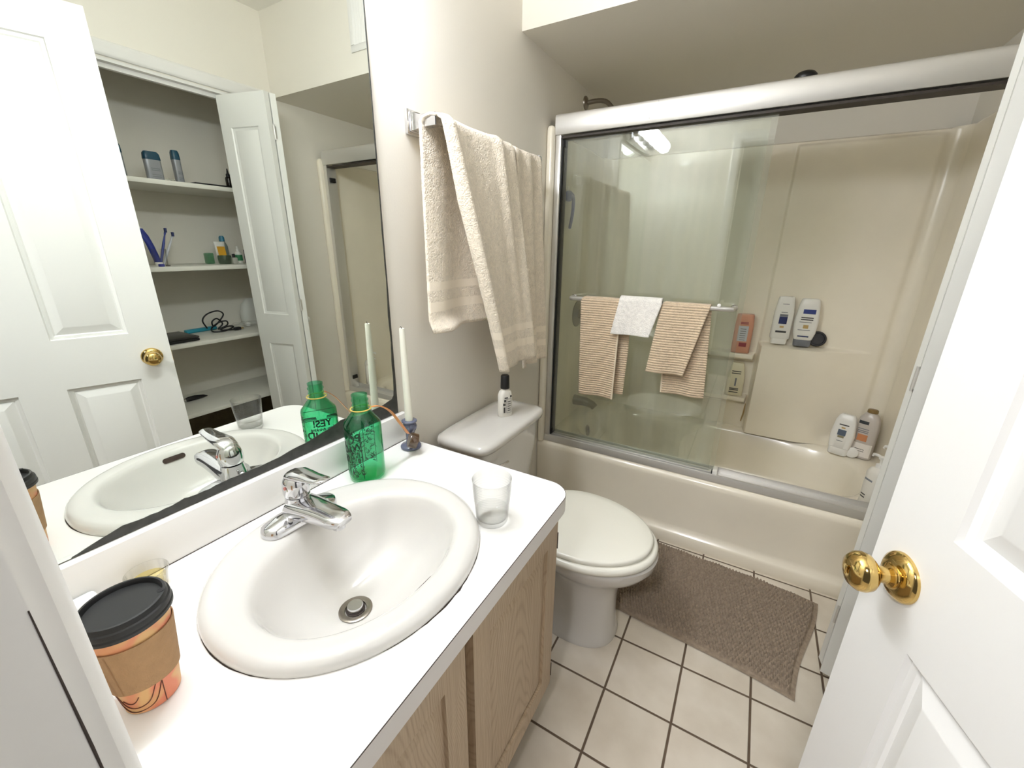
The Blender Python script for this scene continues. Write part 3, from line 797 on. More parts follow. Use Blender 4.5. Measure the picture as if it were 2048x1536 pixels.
# ================================================================ bath mat
A0, A1, A2 = V((1.219, 1.257)), V((1.324, 1.763)), None
ew = V((.430, 1.363))-A0
Wm, Lm = ew.length, (A1-A0).length
eu, ev = ew/Wm, (A1-A0)/Lm
bm = B()
nu, nv = 430, 280
def matp(u, v):
    x, y = u*Wm, v*Lm
    wob = .010*math.sin(u*5.2+.7)*(.4+.6*(1-v))
    q = A0+eu*x+ev*(y+wob*(1-abs(2*v-1)*.0)+.012*math.sin(u*7)*v*.5)
    q += eu*(.008*math.sin(v*6))
    if q.y > 1.78: q.y = 1.78+(q.y-1.78)*.55
    e = min(u*Wm, (1-u)*Wm, v*Lm, (1-v)*Lm)
    rowp = 0.0145; colp = .0125
    w1 = noise.noise(V((x*7, y*7, 3)))*.9
    yy = y+.003*math.sin(x*38+w1*3)+.002*w1
    r1 = abs(math.sin(PI*yy/rowp)); r2 = abs(math.sin(PI*(x+.004*w1)/colp+1.3*math.floor(yy/rowp)))
    h = .003+(.019*(r1**.75)*(.30+.70*r2**.75)+.002*noise.noise(V((x*60, y*60, 0))))*min(1, max(0, (e-.014)/.006))
    return (q.x, q.y, h+.001)
grid(bm, matp, nu, nv)
MATM = mat('bath_mat_chenille', (156, 140, 122), .95, spec=.1, bump=.6, bscale=420, var=.22, vscale=70)
solo('bath_mat', bm, MATM, 'taupe chenille bath mat lying on the tile floor beside the tub', 'bath mat', sharp=180)
# ================================================================ towels
TB = thing('towel_bar', 'square chrome towel bar on the wall above the toilet', 'towel bar', (.04, 1.30, 1.69))
BX, BZ = .074, 1.690
for y in (.998, 1.610):
    bm = B(); box(bm, -.006, .006, y-.029, y+.029, BZ-.031, BZ+.031, .004); box(bm, .006, .012, y-.022, y+.022, BZ-.025, BZ+.025, .003); r_ = part('wall_plate', bm, CHROME, TB)
    bm = B(); rings = []
    for x, hy, hz in ((.012, .018, .022), (.030, .012, .017), (.055, .012, .015), (.088, .0125, .015), (.090, .011, .0135)):
        rings.append([(x, y+a*hy, BZ+b*hz) for a, b in ((-1, -1), (1, -1), (1, 1), (-1, 1))])
    loft(bm, rings); part('post', bm, CHROME, TB, par=r_, sharp=20)
bm = B(); box(bm, BX-.008, BX+.008, 1.006, 1.604, BZ-.008, BZ+.008, .0015); part('bar', bm, CHROME, TB)

TERRY = towel_mat('beige_terry', (238, 226, 207), bands=((.060, .088), (.122, .146)))
def drape(name, label, cat, front, back, top_y, Lf, Lb, bx, bz, axis, side, m, nu=60, nv=110, r=.016, th=.007, group=None, edge=None, fuzz=.0012):
    """cloth over a bar. front/back(u,t) -> (along, out) offsets for drop fraction t; side=+1 hangs out in +x (axis y) or -y (axis x)"""
    bm = B()
    tot = Lf+Lb
    def f(u, v):
        s = v*(Lf+Lb+PI*r)
        if s < Lf:
            d = Lf-s; t = d/Lf; a, o = front(u, t); z = bz-d*(1+.0*u)
        elif s > Lf+PI*r:
            d = s-Lf-PI*r; t = d/Lb; a, o = back(u, t); z = bz-d
        else:
            q = (s-Lf)/(PI*r); a0, o0 = front(u, 0); a1, o1 = back(u, 0)
            a = a0+(a1-a0)*q; mid = (o0+o1)/2
            o = mid+(o0-o1)/2*math.cos(PI*q); z = bz+r*math.sin(PI*q)
        n_ = fuzz*noise.noise(V((a*120, z*120, o*60)))
        if axis == 'y': return (bx+(o+n_)*side, a, z)
        return (a, bx-(o+n_)*side, z)
    def uvf(u, v):
        s = v*(Lf+Lb+PI*r); return (u, min(s, Lf+Lb+PI*r-s))
    grid(bm, f, nu, nv, uvf)
    o = solo(name, bm, m, label, cat, group, sharp=180)
    thicken(o, th)
    if edge:                                       # pale woven selvedge down one side
        pts = [V(f(edge[0], edge[1]+(edge[2]-edge[1])*k/40)) for k in range(41)]
        e_b = tube(B(), pts, .0042, 8); bmesh.ops.translate(e_b, vec=-V(o.location), verts=e_b.verts)
        h_ = finish(e_b, 'hem', HEMM); h_.parent = o
    return o
HEMM = mat('hem_cloth', (234, 218, 194), .9, bump=.5, bscale=300)
def lerp(a, b, t): return a+(b-a)*t
# near bath towel: front layer slants to the right, back layer hangs lower left against the wall
def t1f(u, t):
    yl = .988+.205*t**1.05; yr = 1.387+.070*t
    y = lerp(yl, yr, u)
    w = .008+.010*math.sin(u*PI*2.1+.9)*min(1, .25+t)+.006*math.sin(u*PI*4.3+2.2*t)*(.5+.5*t)
    fold = .020*math.exp(-((u-.70-.02*t)/.07)**2)*(1-t*.6)+.016*math.exp(-((u-.06)/.06)**2)
    roll = -.045*max(0, (u-.93)/.07)**2-.020*max(0, (.05-u)/.05)**2
    return y, .021+.060*t**.8+w+fold+roll*min(1, t*3+.2)
def t1b(u, t):
    y = lerp(.975-.032*t, 1.36-.03*t, u)
    w = .010*math.sin(u*PI*3.2+.4)*(.3+t)
    curl = .030*max(0, (t-.93)/.07)**1.5*(.5+.5*math.sin(u*PI*2.5))
    return y, -.032+w*.9+curl+.022*t
drape('bath_towel', 'thick beige bath towel hanging nearest on the chrome towel bar', 'towel', t1f, t1b, 0, .735, .565, BX, BZ-.004, 'y', 1, TERRY, group='bath towels on the chrome bar')
def t2f(u, t):
    y = lerp(1.405+.03*t, 1.622+.05*t, u)
    w = .012*math.sin(u*PI*4.6+1.0)*(.4+.6*t)
    roll = -.03*max(0, (u-.88)/.12)**2
    return y, .018+.022*t+w+roll
def t2b(u, t):
    return lerp(1.41, 1.590+.03*min(1, t*4), u), -.028+.006*math.sin(u*PI*3)
drape('bath_towel', 'beige bath towel bunched on the far end of the chrome towel bar', 'towel', t2f, t2b, 0, .79, .60, BX, BZ-.004, 'y', 1, TERRY, nu=40, group='bath towels on the chrome bar')

HAND = towel_mat('tan_ribbed_cloth', (222, 200, 171), rib=.0105, bands=((0, .006),))
WASH = towel_mat('white_washcloth', (250, 246, 239), bands=((0, .004),))
SYB = 1.832; SZB = 1.145
def h1f(u, t):
    x = lerp(.214+.022*t, .398+.0*t, u)
    w = .006*math.sin(u*PI*2.2+.5)*(.3+t)
    return x, .014+.012*t+w
def h1b(u, t):
    x = lerp(.250+.01*t, .432+.02*t-.035*max(0, t-.5), u)
    return x, -.013-.004*t+.004*math.sin(u*PI*3)
drape('hand_towel', 'tan ribbed hand towel hanging left on the shower door towel bar', 'towel', h1f, h1b, 0, .445, .43, SYB, SZB, 'x', 1, HAND, nu=40, nv=100, r=.013, th=.006, group='hand towels on the shower door', edge=(1.0, 0, .44))
def h2f(u, t):
    x = lerp(.568-.030*t, .752-.062*t, u)
    return x, .014+.020*t+.006*math.sin(u*PI*1.8+.3)*(.4+t)
def h2b(u, t):
    x = lerp(.592+.012*t, .757+.022*t, u)
    return x, -.013-.004*t+.004*math.sin(u*PI*3+1)*(.3+t)
drape('hand_towel', 'tan ribbed hand towel hanging askew right on the shower door towel bar', 'towel', h2f, h2b, 0, .285, .385, SYB, SZB, 'x', 1, HAND, nu=40, nv=90, r=.013, th=.006, group='hand towels on the shower door', edge=(0.0, .66, 1))
def wcf(u, t):
    x = lerp(.392-.020*t, .570-.034*t, u)
    return x, .024+.016*t+.005*math.sin(u*PI*2.4+1)*(.3+t)
def wcb(u, t):
    return lerp(.395, .566, u), -.020
drape('washcloth', 'folded white washcloth laid over the middle of the shower door towel bar', 'washcloth', wcf, wcb, 0, .138, .06, SYB, SZB+.002, 'x', 1, WASH, nu=40, nv=50, r=.021, th=.010)
# ================================================================ things on the counter
def ring_path(r, z, c, n=40): return [(c[0]+r*math.cos(2*PI*k/n), c[1]+r*math.sin(2*PI*k/n), z) for k in range(n+1)]

# green squeeze bottle with tethered cap
BXx, BYy, BZz = .086, .649, .7905
gb = thing('plastic_bottle', 'green translucent plastic bottle with open neck and cap dangling from orange strap', 'bottle', (BXx, BYy, BZz))
RB = .0455
outp = [(.030, .001), (.040, .0015), (.0445, .006), (RB, .012), (RB, .147), (.0450, .152), (.0432, .157), (.0265, .1785), (.0222, .1835), (.0195, .187), (.0188, .192), (.0188, .198), (.0203, .2000), (.0203, .2025), (.0188, .205), (.0190, .211), (.0205, .2125), (.0205, .2155), (.0190, .2175), (.0182, .222), (.0195, .2245), (.0195, .2285)]
inp = [(.0165, .2285), (.0160, .19), (.0250, .1775), (.0418, .156), (.0440, .147), (.0440, .014), (.040, .008), (.020, .006), (.0001, .010)]
bm = B(); lathe(bm, outp+inp, (BXx, BYy, BZz), (0, 0, 1), 56, True, True)
part('bottle_body', bm, GREEN, gb, sharp=50)
def cyl(az, rad, z0):
    def f(x, y, z):
        a = az+x/rad; q = rad+.0002+z
        return (BXx+q*math.cos(a), BYy+q*math.sin(a), BZz+z0+y)
    return f
AZ = math.radians(208)
tx = B()
for s, size, z0 in (('YES!', .0265, .1180), ('I am drinking', .0118, .1060), ('POND', .0305, .0815), ('WATER', .0270, .0570)):
    join(tx, text_bm(s, size, cyl(AZ, RB, z0)))
part('printed_words', tx, INK, gb, sharp=180, fixn=False)
pr_ = B()
def pstrip(az0, az1, z0, z1, n=6):
    loft(pr_, [[(BXx+(RB+.0004)*math.cos(a), BYy+(RB+.0004)*math.sin(a), BZz+z) for a in [az0+(az1-az0)*k/n for k in range(n+1)]] for z in (z0, z1)], False, False, closed=False)
def pline(pts, w):
    for (a, z), (b, y) in zip(pts, pts[1:]):
        d = V(((b-a)*RB, y-z)); 
        if d.length < 1e-6: continue
        nrm = V((-d.y, d.x)).normalized()*w/2
        q = [(a+nrm.x/RB, z+nrm.y), (b+nrm.x/RB, y+nrm.y), (b-nrm.x/RB, y-nrm.y), (a-nrm.x/RB, z-nrm.y)]
        pr_.faces.new([pr_.verts.new((BXx+(RB+.0004)*math.cos(t), BYy+(RB+.0004)*math.sin(t), BZz+h)) for t, h in q])
W2 = 1.13
pline([(AZ+W2*math.cos(PI*k/24), .124+.014*math.sin(PI*k/24)) for k in range(25)], .0016)
for s in (-1, 1):
    pline([(AZ+s*W2, .124), (AZ+s*W2, .018)], .0016); pline([(AZ+s*1.78, .146), (AZ+s*1.78, .016)], .0016)
    rnd = random.Random(3+s)
    for k in range(105):       # leafy border of the print
        a = AZ+s*rnd.uniform(1.16, 1.75); z = rnd.uniform(.020, .144); t = rnd.uniform(0, 6.28); l = rnd.uniform(.003, .009)
        pline([(a, z), (a+l*math.cos(t)/RB*.6, z+l*math.sin(t)*.6), (a+l*math.cos(t+.7)/RB, z+l*math.sin(t+.7))], rnd.uniform(.0010, .0024))
    for k in range(20):
        u = k/19*1.05; a = AZ+s*W2*(1-.0*u)*(.25+.75*k/19); zz = .124+.014*math.sqrt(max(0, 1-((.25+.75*k/19))**2))
        pline([(a, zz+.002), (a+s*.03, min(.147, zz+.010)), (a+s*.07, zz+.006)], .0014)
pline([(AZ-1.78, .146), (AZ+1.78, .146)], .0014)
for k in range(26):
    a = AZ-1.0+2.0*k/25; rr_ = random.Random(k)
    pline([(a, .020), (a+rr_.uniform(-.05, .05), .020+rr_.uniform(.012, .034)), (a+rr_.uniform(-.1, .1), .020+rr_.uniform(.03, .04))], .0013)
part('printed_border', pr_, INK, gb, sharp=180, fixn=False)
ORG = mat('orange_strap', (228, 146, 82), .45)
YEL = mat('yellow_ring', (214, 186, 92), .45)
bm = B(); tube(bm, [(x, y, z-.006*((x-BXx)*.5+(y-BYy)*.4)/.026*0) for x, y, z in ring_path(.0245, BZz+.1905, (BXx, BYy))], .0016, 8, False)
st = part('neck_ring', bm, YEL, gb)
capc = V((.105, .803, .832))
bm = B(); pts = spline([(BXx+.014, BYy+.0205, BZz+.1905), (BXx+.022, BYy+.042, BZz+.187), (.112, .722, .952), (.110, .756, .903), (.106, .785, .862)], 7)
rings = []
for i, p_ in enumerate(pts):
    w = .0024+.0028*min(1, i/8); rings.append([p_+V((w*c_, w*.2*c_, .0011*s_)) for c_, s_ in ((-1, -1), (1, -1), (1, 1), (-1, 1))])
loft(bm, rings); part('strap', bm, ORG, gb, par=st)
capd = V((.62, .70, -.35)).normalized()
bm = B(); lathe(bm, [(.0001, 0), (.0205, 0), (.0222, .003), (.0222, .022), (.0215, .024), (.0185, .024), (.0185, .004), (.0001, .004)], capc-capd*.012, capd, 36)
cp = part('cap', bm, clear_mat('cap_plastic', (.50, .36, .22), .06, haze=.35, hazecol=(150, 120, 92)), gb, label='translucent brown screw cap')
bm = B(); lathe(bm, [(.0182, .0045), (.0182, .0235)], capc-capd*.012, capd, 36, True, False); part('cap_liner', bm, mat('liner_dark', (58, 42, 30), .7), gb, par=cp)

# candlestick and taper
CX, CY = .070, .829
hs = thing('candle_holder', 'blue grey glass candlestick holding the tall white taper candle', 'candle holder', (CX, CY, .7905))
bm = B(); lathe(bm, [(.028, .0005), (.0305, .002), (.0305, .007), (.028, .010), (.018, .0125), (.0135, .018), (.0125, .030), (.0128, .042), (.0135, .050), (.0165, .055), (.0205, .062), (.0215, .069), (.0195, .076), (.0175, .079), (.0195, .082), (.0225, .0845), (.0225, .088), (.020, .0895), (.0125, .0895), (.0122, .072), (.0001, .072)], (CX, CY, .7905), (0, 0, 1), 48)
part('glass_body', bm, BLUEGL, hs, sharp=60)
cd = thing('taper_candle', 'tall slim white taper candle standing in the blue glass candlestick', 'candle', (CX, CY, .863))
bm = B(); lathe(bm, [(.0108, 0), (.0116, .012), (.0112, .05), (.0098, .16), (.0082, .26), (.0076, .284), (.0070, .290), (.005, .288), (.0001, .286)], (CX, CY, .863), (-.008, 0, 1), 32); part('wax', bm, WAX, cd, sharp=60)
bm = B(); tube(bm, [(CX-.002, CY, 1.148), (CX-.0025, CY-.001, 1.155), (CX-.004, CY-.003, 1.159)], .0009, 6); part('wick', bm, BLACK, cd)

# drinking glass with water
GX, GY = .4715, .6565
gl = thing('drinking_glass', 'clear ribbed tumbler with a little water beside the sink', 'glass', (GX, GY, .7905))
op = [(.030, .0005), (.0335, .002), (.0345, .006)]
for k in range(0, 60):
    z = .008+k*.0975/59; r_ = .0347+.0085*(z/.105)
    if z > .052 and z < .093: r_ += .00055*math.sin((z-.052)/.0062*2*PI)
    op.append((r_, z))
op += [(.0433, .1062), (.0426, .1068), (.0418, .106)]
ip = [(.0335+.0083*(z/.105), z) for z in (.10, .08, .06, .04, .02, .0135)]+[(.028, .0115), (.0001, .0115)]
bm = B(); lathe(bm, op+ip, (GX, GY, .7905), (0, 0, 1), 64); part('tumbler', bm, GLASSM, gl, sharp=70)
bm = B(); lathe(bm, [(.0325, .0122), (.0343, .020), (.0352, .0335), (.0346, .0332), (.0001, .0330)], (GX, GY, .7905), (0, 0, 1), 48); part('water', bm, WATER, gl)

# paper coffee cup
KX, KY = .276, .108
cu = thing('coffee_cup', 'coral paper coffee cup with black lid and cardboard sleeve near the door casing', 'cup', (KX, KY, .7905))
cu.scale = (.98, .98, 1.06)
def krad(z): return .0305+.0135*(z/.132)
bm = B(); lathe(bm, [(.028, .004), (.0290, .0006), (krad(0), .001), (krad(.131), .131), (.0452, .1315), (.0456, .1335), (.0444, .135), (krad(.131)-.001, .134), (krad(.01)-.001, .008), (.0001, .008)], (KX, KY, .7905), (0, 0, 1), 64)
CORAL = bpy.data.materials.new('coral_paper'); CORAL.use_nodes = True
nt = CORAL.node_tree; b_ = nt.nodes['Principled BSDF']; tc = nd(nt, 'ShaderNodeTexCoord'); wv = nd(nt, 'ShaderNodeTexNoise', Scale=26., Detail=1.)
wv.inputs['Distortion'].default_value = .6
nt.links.new(tc.outputs['Object'], wv.inputs['Vector']); cr = nd(nt, 'ShaderNodeValToRGB'); e = cr.color_ramp.elements
e[0].position = .44; e[0].color = (*lin((226, 138, 104)), 1); e[1].position = .60; e[1].color = (*lin((224, 178, 120)), 1)
nt.links.new(wv.outputs['Fac'], cr.inputs['Fac']); nt.links.new(cr.outputs[0], b_.inputs['Base Color']); b_.inputs['Roughness'].default_value = .45
part('cup_body', bm, CORAL, cu, sharp=60)
bm = B()
def kpt(a, z, o=.0005): return (KX+(krad(z)+o)*math.cos(a), KY+(krad(z)+o)*math.sin(a), .7905+z)
for pts in ([(-1.55, .040), (-1.2, .018), (-.8, .012), (-.35, .018), (-.05, .040)], [(-1.7, .030), (-1.25, .009), (-.8, .005), (-.2, .012), (.15, .040)], [(-1.2, .026), (-1.0, .021), (-.8, .022), (-.62, .030)], [(.12, .002), (.13, .036)]):
    tube(bm, spline([kpt(a, z) for a, z in pts], 6), .0006, 5)
part('printed_lines', bm, mat('brown_line', (96, 50, 34), .6), cu)
SLV = mat('kraft_sleeve', (172, 136, 98), .85, bump=.5, bscale=330, var=.08, vscale=90)
bm = B()
def zt(a): return .106+.004*math.cos(a+.4)
loft(bm, [[kpt(a, z0+(zt(a)-.092 if z0 > .05 else .004*math.cos(a+.4)), o) for a in [2*PI*k/64 for k in range(64)]] for z0, o in ((.036, .0010), (.036, .0024), (.092, .0024), (.092, .0010))], False, False)
slv = part('cardboard_sleeve', bm, SLV, cu, sharp=30)
bm = B(); loft(bm, [[kpt(a, z, .0028) for a in (-.92, -.915)] for z in (.041, .106)], False, False, closed=False)
loft(bm, [[kpt(a, z, .0026) for a in (-1.9, -1.5, -1.2, -.93)] for z in (.0405, .1075)], False, False, closed=False)
part('sleeve_flap', bm, mat('kraft_flap', (160, 122, 84), .85), cu, par=slv)
lp = [(.0462, .1255), (.0482, .1265), (.0486, .1305), (.0474, .1325), (.0478, .135), (.0472, .139), (.0452, .1405), (.0448, .1435), (.0436, .1462), (.0410, .1465), (.0398, .1445), (.0392, .1402), (.030, .1398), (.0001, .1400)]
bm = B(); lathe(bm, lp, (KX, KY, .7905), (0, 0, 1), 72, False, True); ld = part('lid', bm, LIDBLK, cu, sharp=35)
bm = B(); lathe(bm, [(.004, 0), (.004, .0006)], (KX+.020, KY+.034, .7905+.1464), (0, 0, 1), 14); part('sip_hole', bm, RUBBER, cu, par=ld)

# ribbed clear cup and soap block behind it, against the backsplash
rc = thing('plastic_tumbler', 'low clear ribbed glass with yellowish rest behind the coffee cup', 'cup', (.054, .188, .7905))
bm = B(); rings = []
for r_, z in ((.024, .0005), (.025, .003), (.0290, .030), (.0310, .033), (.0307, .0352), (.0285, .0350), (.0270, .028), (.0235, .006), (.0001, .005)):
    rings.append([(.054+max(r_, 1e-5)*(1+(.03*math.cos(14*t) if .008 < z < .0325 else 0))*math.cos(t), .188+max(r_, 1e-5)*(1+(.03*math.cos(14*t) if .008 < z < .0325 else 0))*math.sin(t), .7905+z) for t in [2*PI*k/112 for k in range(112)]])
loft(bm, rings, True, False); part('cup_wall', bm, GLASSM, rc, sharp=70)
bm = B(); lathe(bm, [(.0225, .0065), (.0245, .020), (.0001, .020)], (.054, .188, .7905), (0, 0, 1), 32); part('yellow_liquid', bm, clear_mat('pale_yellow', (.96, .90, .66), .03, haze=.12, hazecol=(236, 220, 150)), rc)
bm = B(); box(bm, .0205, .048, .05, .128, .7905, .823, .007, 3); solo('soap_block', bm, mat('white_soap', (238, 242, 240), .4), 'white rounded soap block at the near end of the countertop', 'soap')

# ================================================================ bottles: flattened bodies built from sections
def section_fn(secs):
    def S(th, z):
        for (z0, a0, b0, n0, *x0), (z1, a1, b1, n1, *x1) in zip(secs, secs[1:]):
            if z0 <= z <= z1 or (z1 is secs[-1][0] and z >= z1):
                t = (z-z0)/(z1-z0) if z1 > z0 else 0
                t = min(1, max(0, t)); a, b, n = a0+(a1-a0)*t, b0+(b1-b0)*t, n0+(n1-n0)*t
                c, s = math.cos(th), math.sin(th)
                return V((a*math.copysign(abs(c)**(2/n), c), b*math.copysign(abs(s)**(2/n), s), z))
    return S
def body_bm(secs, N=40):
    bm = B(); loft(bm, [sup(0, 0, z, a, b, n, N) for z, a, b, n in secs]); return bm
def patch(bm, S, x0, x1, z0, z1, off=.0007, nx=8, nz=6):
    """label patch on the front (-y): x0..x1 metres across"""
    rows = []
    for j in range(nz+1):
        z = z0+(z1-z0)*j/nz; row = []
        for i in range(nx+1):
            x = x0+(x1-x0)*i/nx
            lo, hi = PI, 1.5*PI
            lo, hi = PI, 2*PI            # theta from -x over -y to +x
            for _ in range(26):
                mid = (lo+hi)/2
                if S(mid, z).x < x: lo = mid
                else: hi = mid
            q = S(lo, z); row.append(V((x, q.y-off, z)))
        rows.append(row)
    loft(bm, rows, False, False, closed=False)
    return bm
def bottle(name, label, cat, loc, rotz, secs, m, cap=None, marks=(), group=None, tilt=0, capname='cap', bodyname='bottle_body'):
    t = thing(name, label, cat, loc, rotz, group)
    if tilt: t.rotation_euler = (tilt, 0, rotz)
    bd = part(bodyname, body_bm(secs), m, t, world=False, sharp=45)
    if cap: part(capname, body_bm(cap[0]), cap[1], t, world=False, sharp=45)
    S = section_fn(secs); by = {}
    for mk in marks:
        by.setdefault((mk[0], mk[1]), []).append(mk[2:])
    for (nm, mm), rects in by.items():
        for rct in rects:
            bm = patch(B(), S, *rct, off=.0007+.0003*(nm != 'label'))
            part(nm, bm, mm, t, par=bd, world=False, sharp=60, fixn=False)
    return t
NAVY = mat('navy_print', (34, 44, 92), .5); GREYP = mat('grey_print', (120, 122, 128), .5); DKP = mat('dark_print_grey', (70, 68, 66), .5); GOLDP = mat('gold_print', (190, 160, 104), .4)
SILV = mat('silver_label', (196, 198, 202), .35)
def lines(nm, m, x0, x1, zs, h=.0022): return [(nm, m, x0, x1, z, z+h) for z in zs]

# on the toilet tank
t = bottle('spray_bottle', 'small white spray bottle with black cap standing on the toilet tank', 'bottle', (.142, 1.262, .7556), math.radians(62),
    [(0, .026, .016, 3), (.003, .028, .018, 3), (.085, .027, .017, 3), (.098, .023, .015, 2.6), (.106, .014, .012, 2), (.112, .012, .012, 2)], OFFW,
    ([(.110, .0165, .0165, 2), (.112, .0172, .0172, 2), (.158, .0160, .0160, 2), (.161, .014, .014, 2), (.162, .008, .008, 2)], BLACK),
    [('label_ornament', DKP, -.016, -.009, .018, .040), ('label_ornament', DKP, -.018, -.008, .046, .056), ('label_ornament', DKP, -.014, -.006, .060, .070), ('label_ornament', DKP, -.012, .002, .074, .079), ('label_ornament', DKP, .012, .020, .076, .084),
     ('label_frame', GREYP, -.004, -.0028, .016, .072), ('label_frame', GREYP, .0165, .0177, .016, .072), ('label_frame', GREYP, -.004, .0177, .071, .0722), ('label_frame', GREYP, -.004, .0177, .016, .0172),
     *lines('label_lettering', DKP, .001, .014, (.024, .032, .041, .050, .059), .003)])

# back ledges of the shower
LY = SB-.040
PINK = mat('pink_bottle', (206, 150, 124), .3)
bottle('body_wash_bottle', 'flat pink body wash bottle on the upper ledge behind the glass edge', 'bottle', (.875, 2.592, .8225), math.radians(4),
    [(0, .043, .022, 6), (.004, .045, .024, 6), (.15, .045, .024, 6), (.205, .041, .022, 5), (.212, .038, .020, 5)], PINK, None,
    [('label', SILV, -.026, .022, .066, .150), *lines('label_lettering', mat('rose_print', (150, 74, 84), .5), -.020, .018, (.160, .167), .004), *lines('label_small_print', DKP, -.016, .012, (.072, .084, .096, .108, .120, .132), .0025), ('label_corner', mat('maroon_mark', (140, 60, 66), .5), -.012, .024, .036, .058)], capname='base')
bottle('conditioner_bottle', 'pale cream bottle on the low ledge below the pink one', 'bottle', (.882, 2.592, .5725), math.radians(4),
    [(0, .043, .021, 6), (.004, .045, .023, 6), (.11, .043, .022, 5), (.185, .030, .017, 4), (.190, .026, .015, 4)], mat('cream_bottle', (222, 214, 186), .35), None,
    [*lines('label_lettering', DKP, -.026, .020, (.018, .032, .040, .128, .140), .005), ('label_mark', GREYP, -.004, .004, .058, .104)])
bottle('shampoo_bottle', 'upright white bottle with flip cap at the left on the right soap ledge', 'bottle', (1.045, 2.588, .893), math.radians(2),
    [(.030, .043, .022, 5), (.033, .045, .0235, 5), (.17, .043, .0225, 5), (.235, .036, .018, 4.5), (.245, .033, .016, 4.5), (.247, .028, .013, 4)], WHITEP,
    ([(0, .034, .018, 4), (.003, .036, .0195, 4), (.026, .037, .0195, 4), (.030, .036, .018, 4)], WHITEP),
    [('label_badge', NAVY, -.018, .018, .108, .146), ('label_badge_top', GREYP, -.018, .018, .147, .158), ('label_emblem', GOLDP, -.009, .009, .088, .098), *lines('label_lettering', DKP, -.024, .024, (.062,), .010), *lines('label_small_print', GREYP, -.014, .014, (.208, .166), .003)])
bottle('shampoo_bottle', 'leaning white bottle with grey base cap second from left on the right soap ledge', 'bottle', (1.148, 2.585, .8935), math.radians(-2),
    [(.034, .036, .020, 4), (.036, .040, .022, 4), (.07, .049, .024, 4), (.13, .052, .0245, 4), (.21, .044, .021, 4), (.236, .038, .017, 4), (.242, .032, .014, 4)], WHITEP,
    ([(0, .034, .019, 4), (.002, .037, .021, 4), (.030, .039, .021, 4), (.034, .038, .020, 4)], mat('grey_cap', (116, 118, 124), .35)),
    [('label_badge', mat('blue_swoosh', (48, 64, 132), .5), -.022, .030, .168, .190), *lines('label_lettering', DKP, -.026, .026, (.146, .136), .005), *lines('label_small_print', GREYP, -.030, .022, (.124, .084), .003), ('label_emblem', GOLDP, -.010, .012, .094, .112), *lines('label_foot', NAVY, -.026, .022, (.050,), .006)])
bm = B(); lathe(bm, [(.0001, 0), (.036, 0), (.039, .003), (.039, .009), (.036, .012), (.030, .012), (.028, .009), (.0001, .009)], (1.212, 2.600, .9335), (0, -.97, .25), 36)
solo('soap_case', bm, mat('black_soap_case', (22, 20, 20), .35), 'round black disc propped behind the grey capped bottle', 'soap case')
# rear right corner of the tub rim
bottle('shampoo_bottle', 'small white upside down bottle on the rear corner of the tub rim', 'bottle', (1.398, 2.497, .374), math.radians(-22),
    [(.036, .040, .023, 4), (.038, .044, .025, 4), (.10, .050, .026, 4), (.18, .042, .022, 4), (.205, .033, .017, 4), (.212, .026, .013, 4)], WHITEP,
    ([(0, .036, .021, 4), (.002, .039, .023, 4), (.030, .041, .024, 4), (.036, .040, .023, 4)], WHITEP),
    [('label_badge', mat('slate_badge', (82, 94, 110), .5), -.018, .016, .104, .134), ('label_badge_foot', mat('olive_badge', (128, 120, 92), .5), -.014, .012, .092, .103), *lines('label_lettering', DKP, -.020, .020, (.156,), .006), ('label_emblem', GOLDP, -.008, .008, .140, .148), *lines('label_foot', GREYP, -.014, .012, (.074,), .003)], tilt=math.radians(-6))
bm = B(); lathe(bm, [(.0001, 0), (.022, 0), (.026, .004), (.026, .010), (.018, .014), (.0001, .014)], (1.452, 2.488, .400), (-.1, -.95, .2), 28)
solo('soap_disc', bm, WHITEP, 'white round soap between the two bottles in the tub corner', 'soap')
LOT = mat('lotion_bottle', (196, 188, 180), .28)
bottle('lotion_bottle', 'tall grey tinted bottle with brown cap in the tub corner', 'bottle', (1.490, 2.516, .3745), math.radians(-25),
    [(0, .044, .028, 3), (.004, .047, .030, 3), (.16, .046, .030, 3), (.205, .040, .027, 2.6), (.228, .026, .020, 2.2), (.234, .018, .016, 2)], LOT,
    ([(.234, .020, .018, 2), (.236, .022, .020, 2), (.250, .021, .019, 2), (.253, .017, .015, 2)], mat('brown_cap', (128, 104, 62), .35)),
    [('label_band', mat('white_band', (236, 230, 222), .4), -.042, .042, .010, .078), ('label_badge', mat('dark_badge', (54, 58, 62), .5), -.034, .006, .176, .192), ('label_flower', mat('orange_flower', (198, 132, 88), .5), -.024, .016, .090, .124), *lines('label_lettering', GREYP, -.030, .014, (.132, .140, .150), .004), *lines('label_script', DKP, -.020, .018, (.036, .046), .003)], tilt=math.radians(-4))
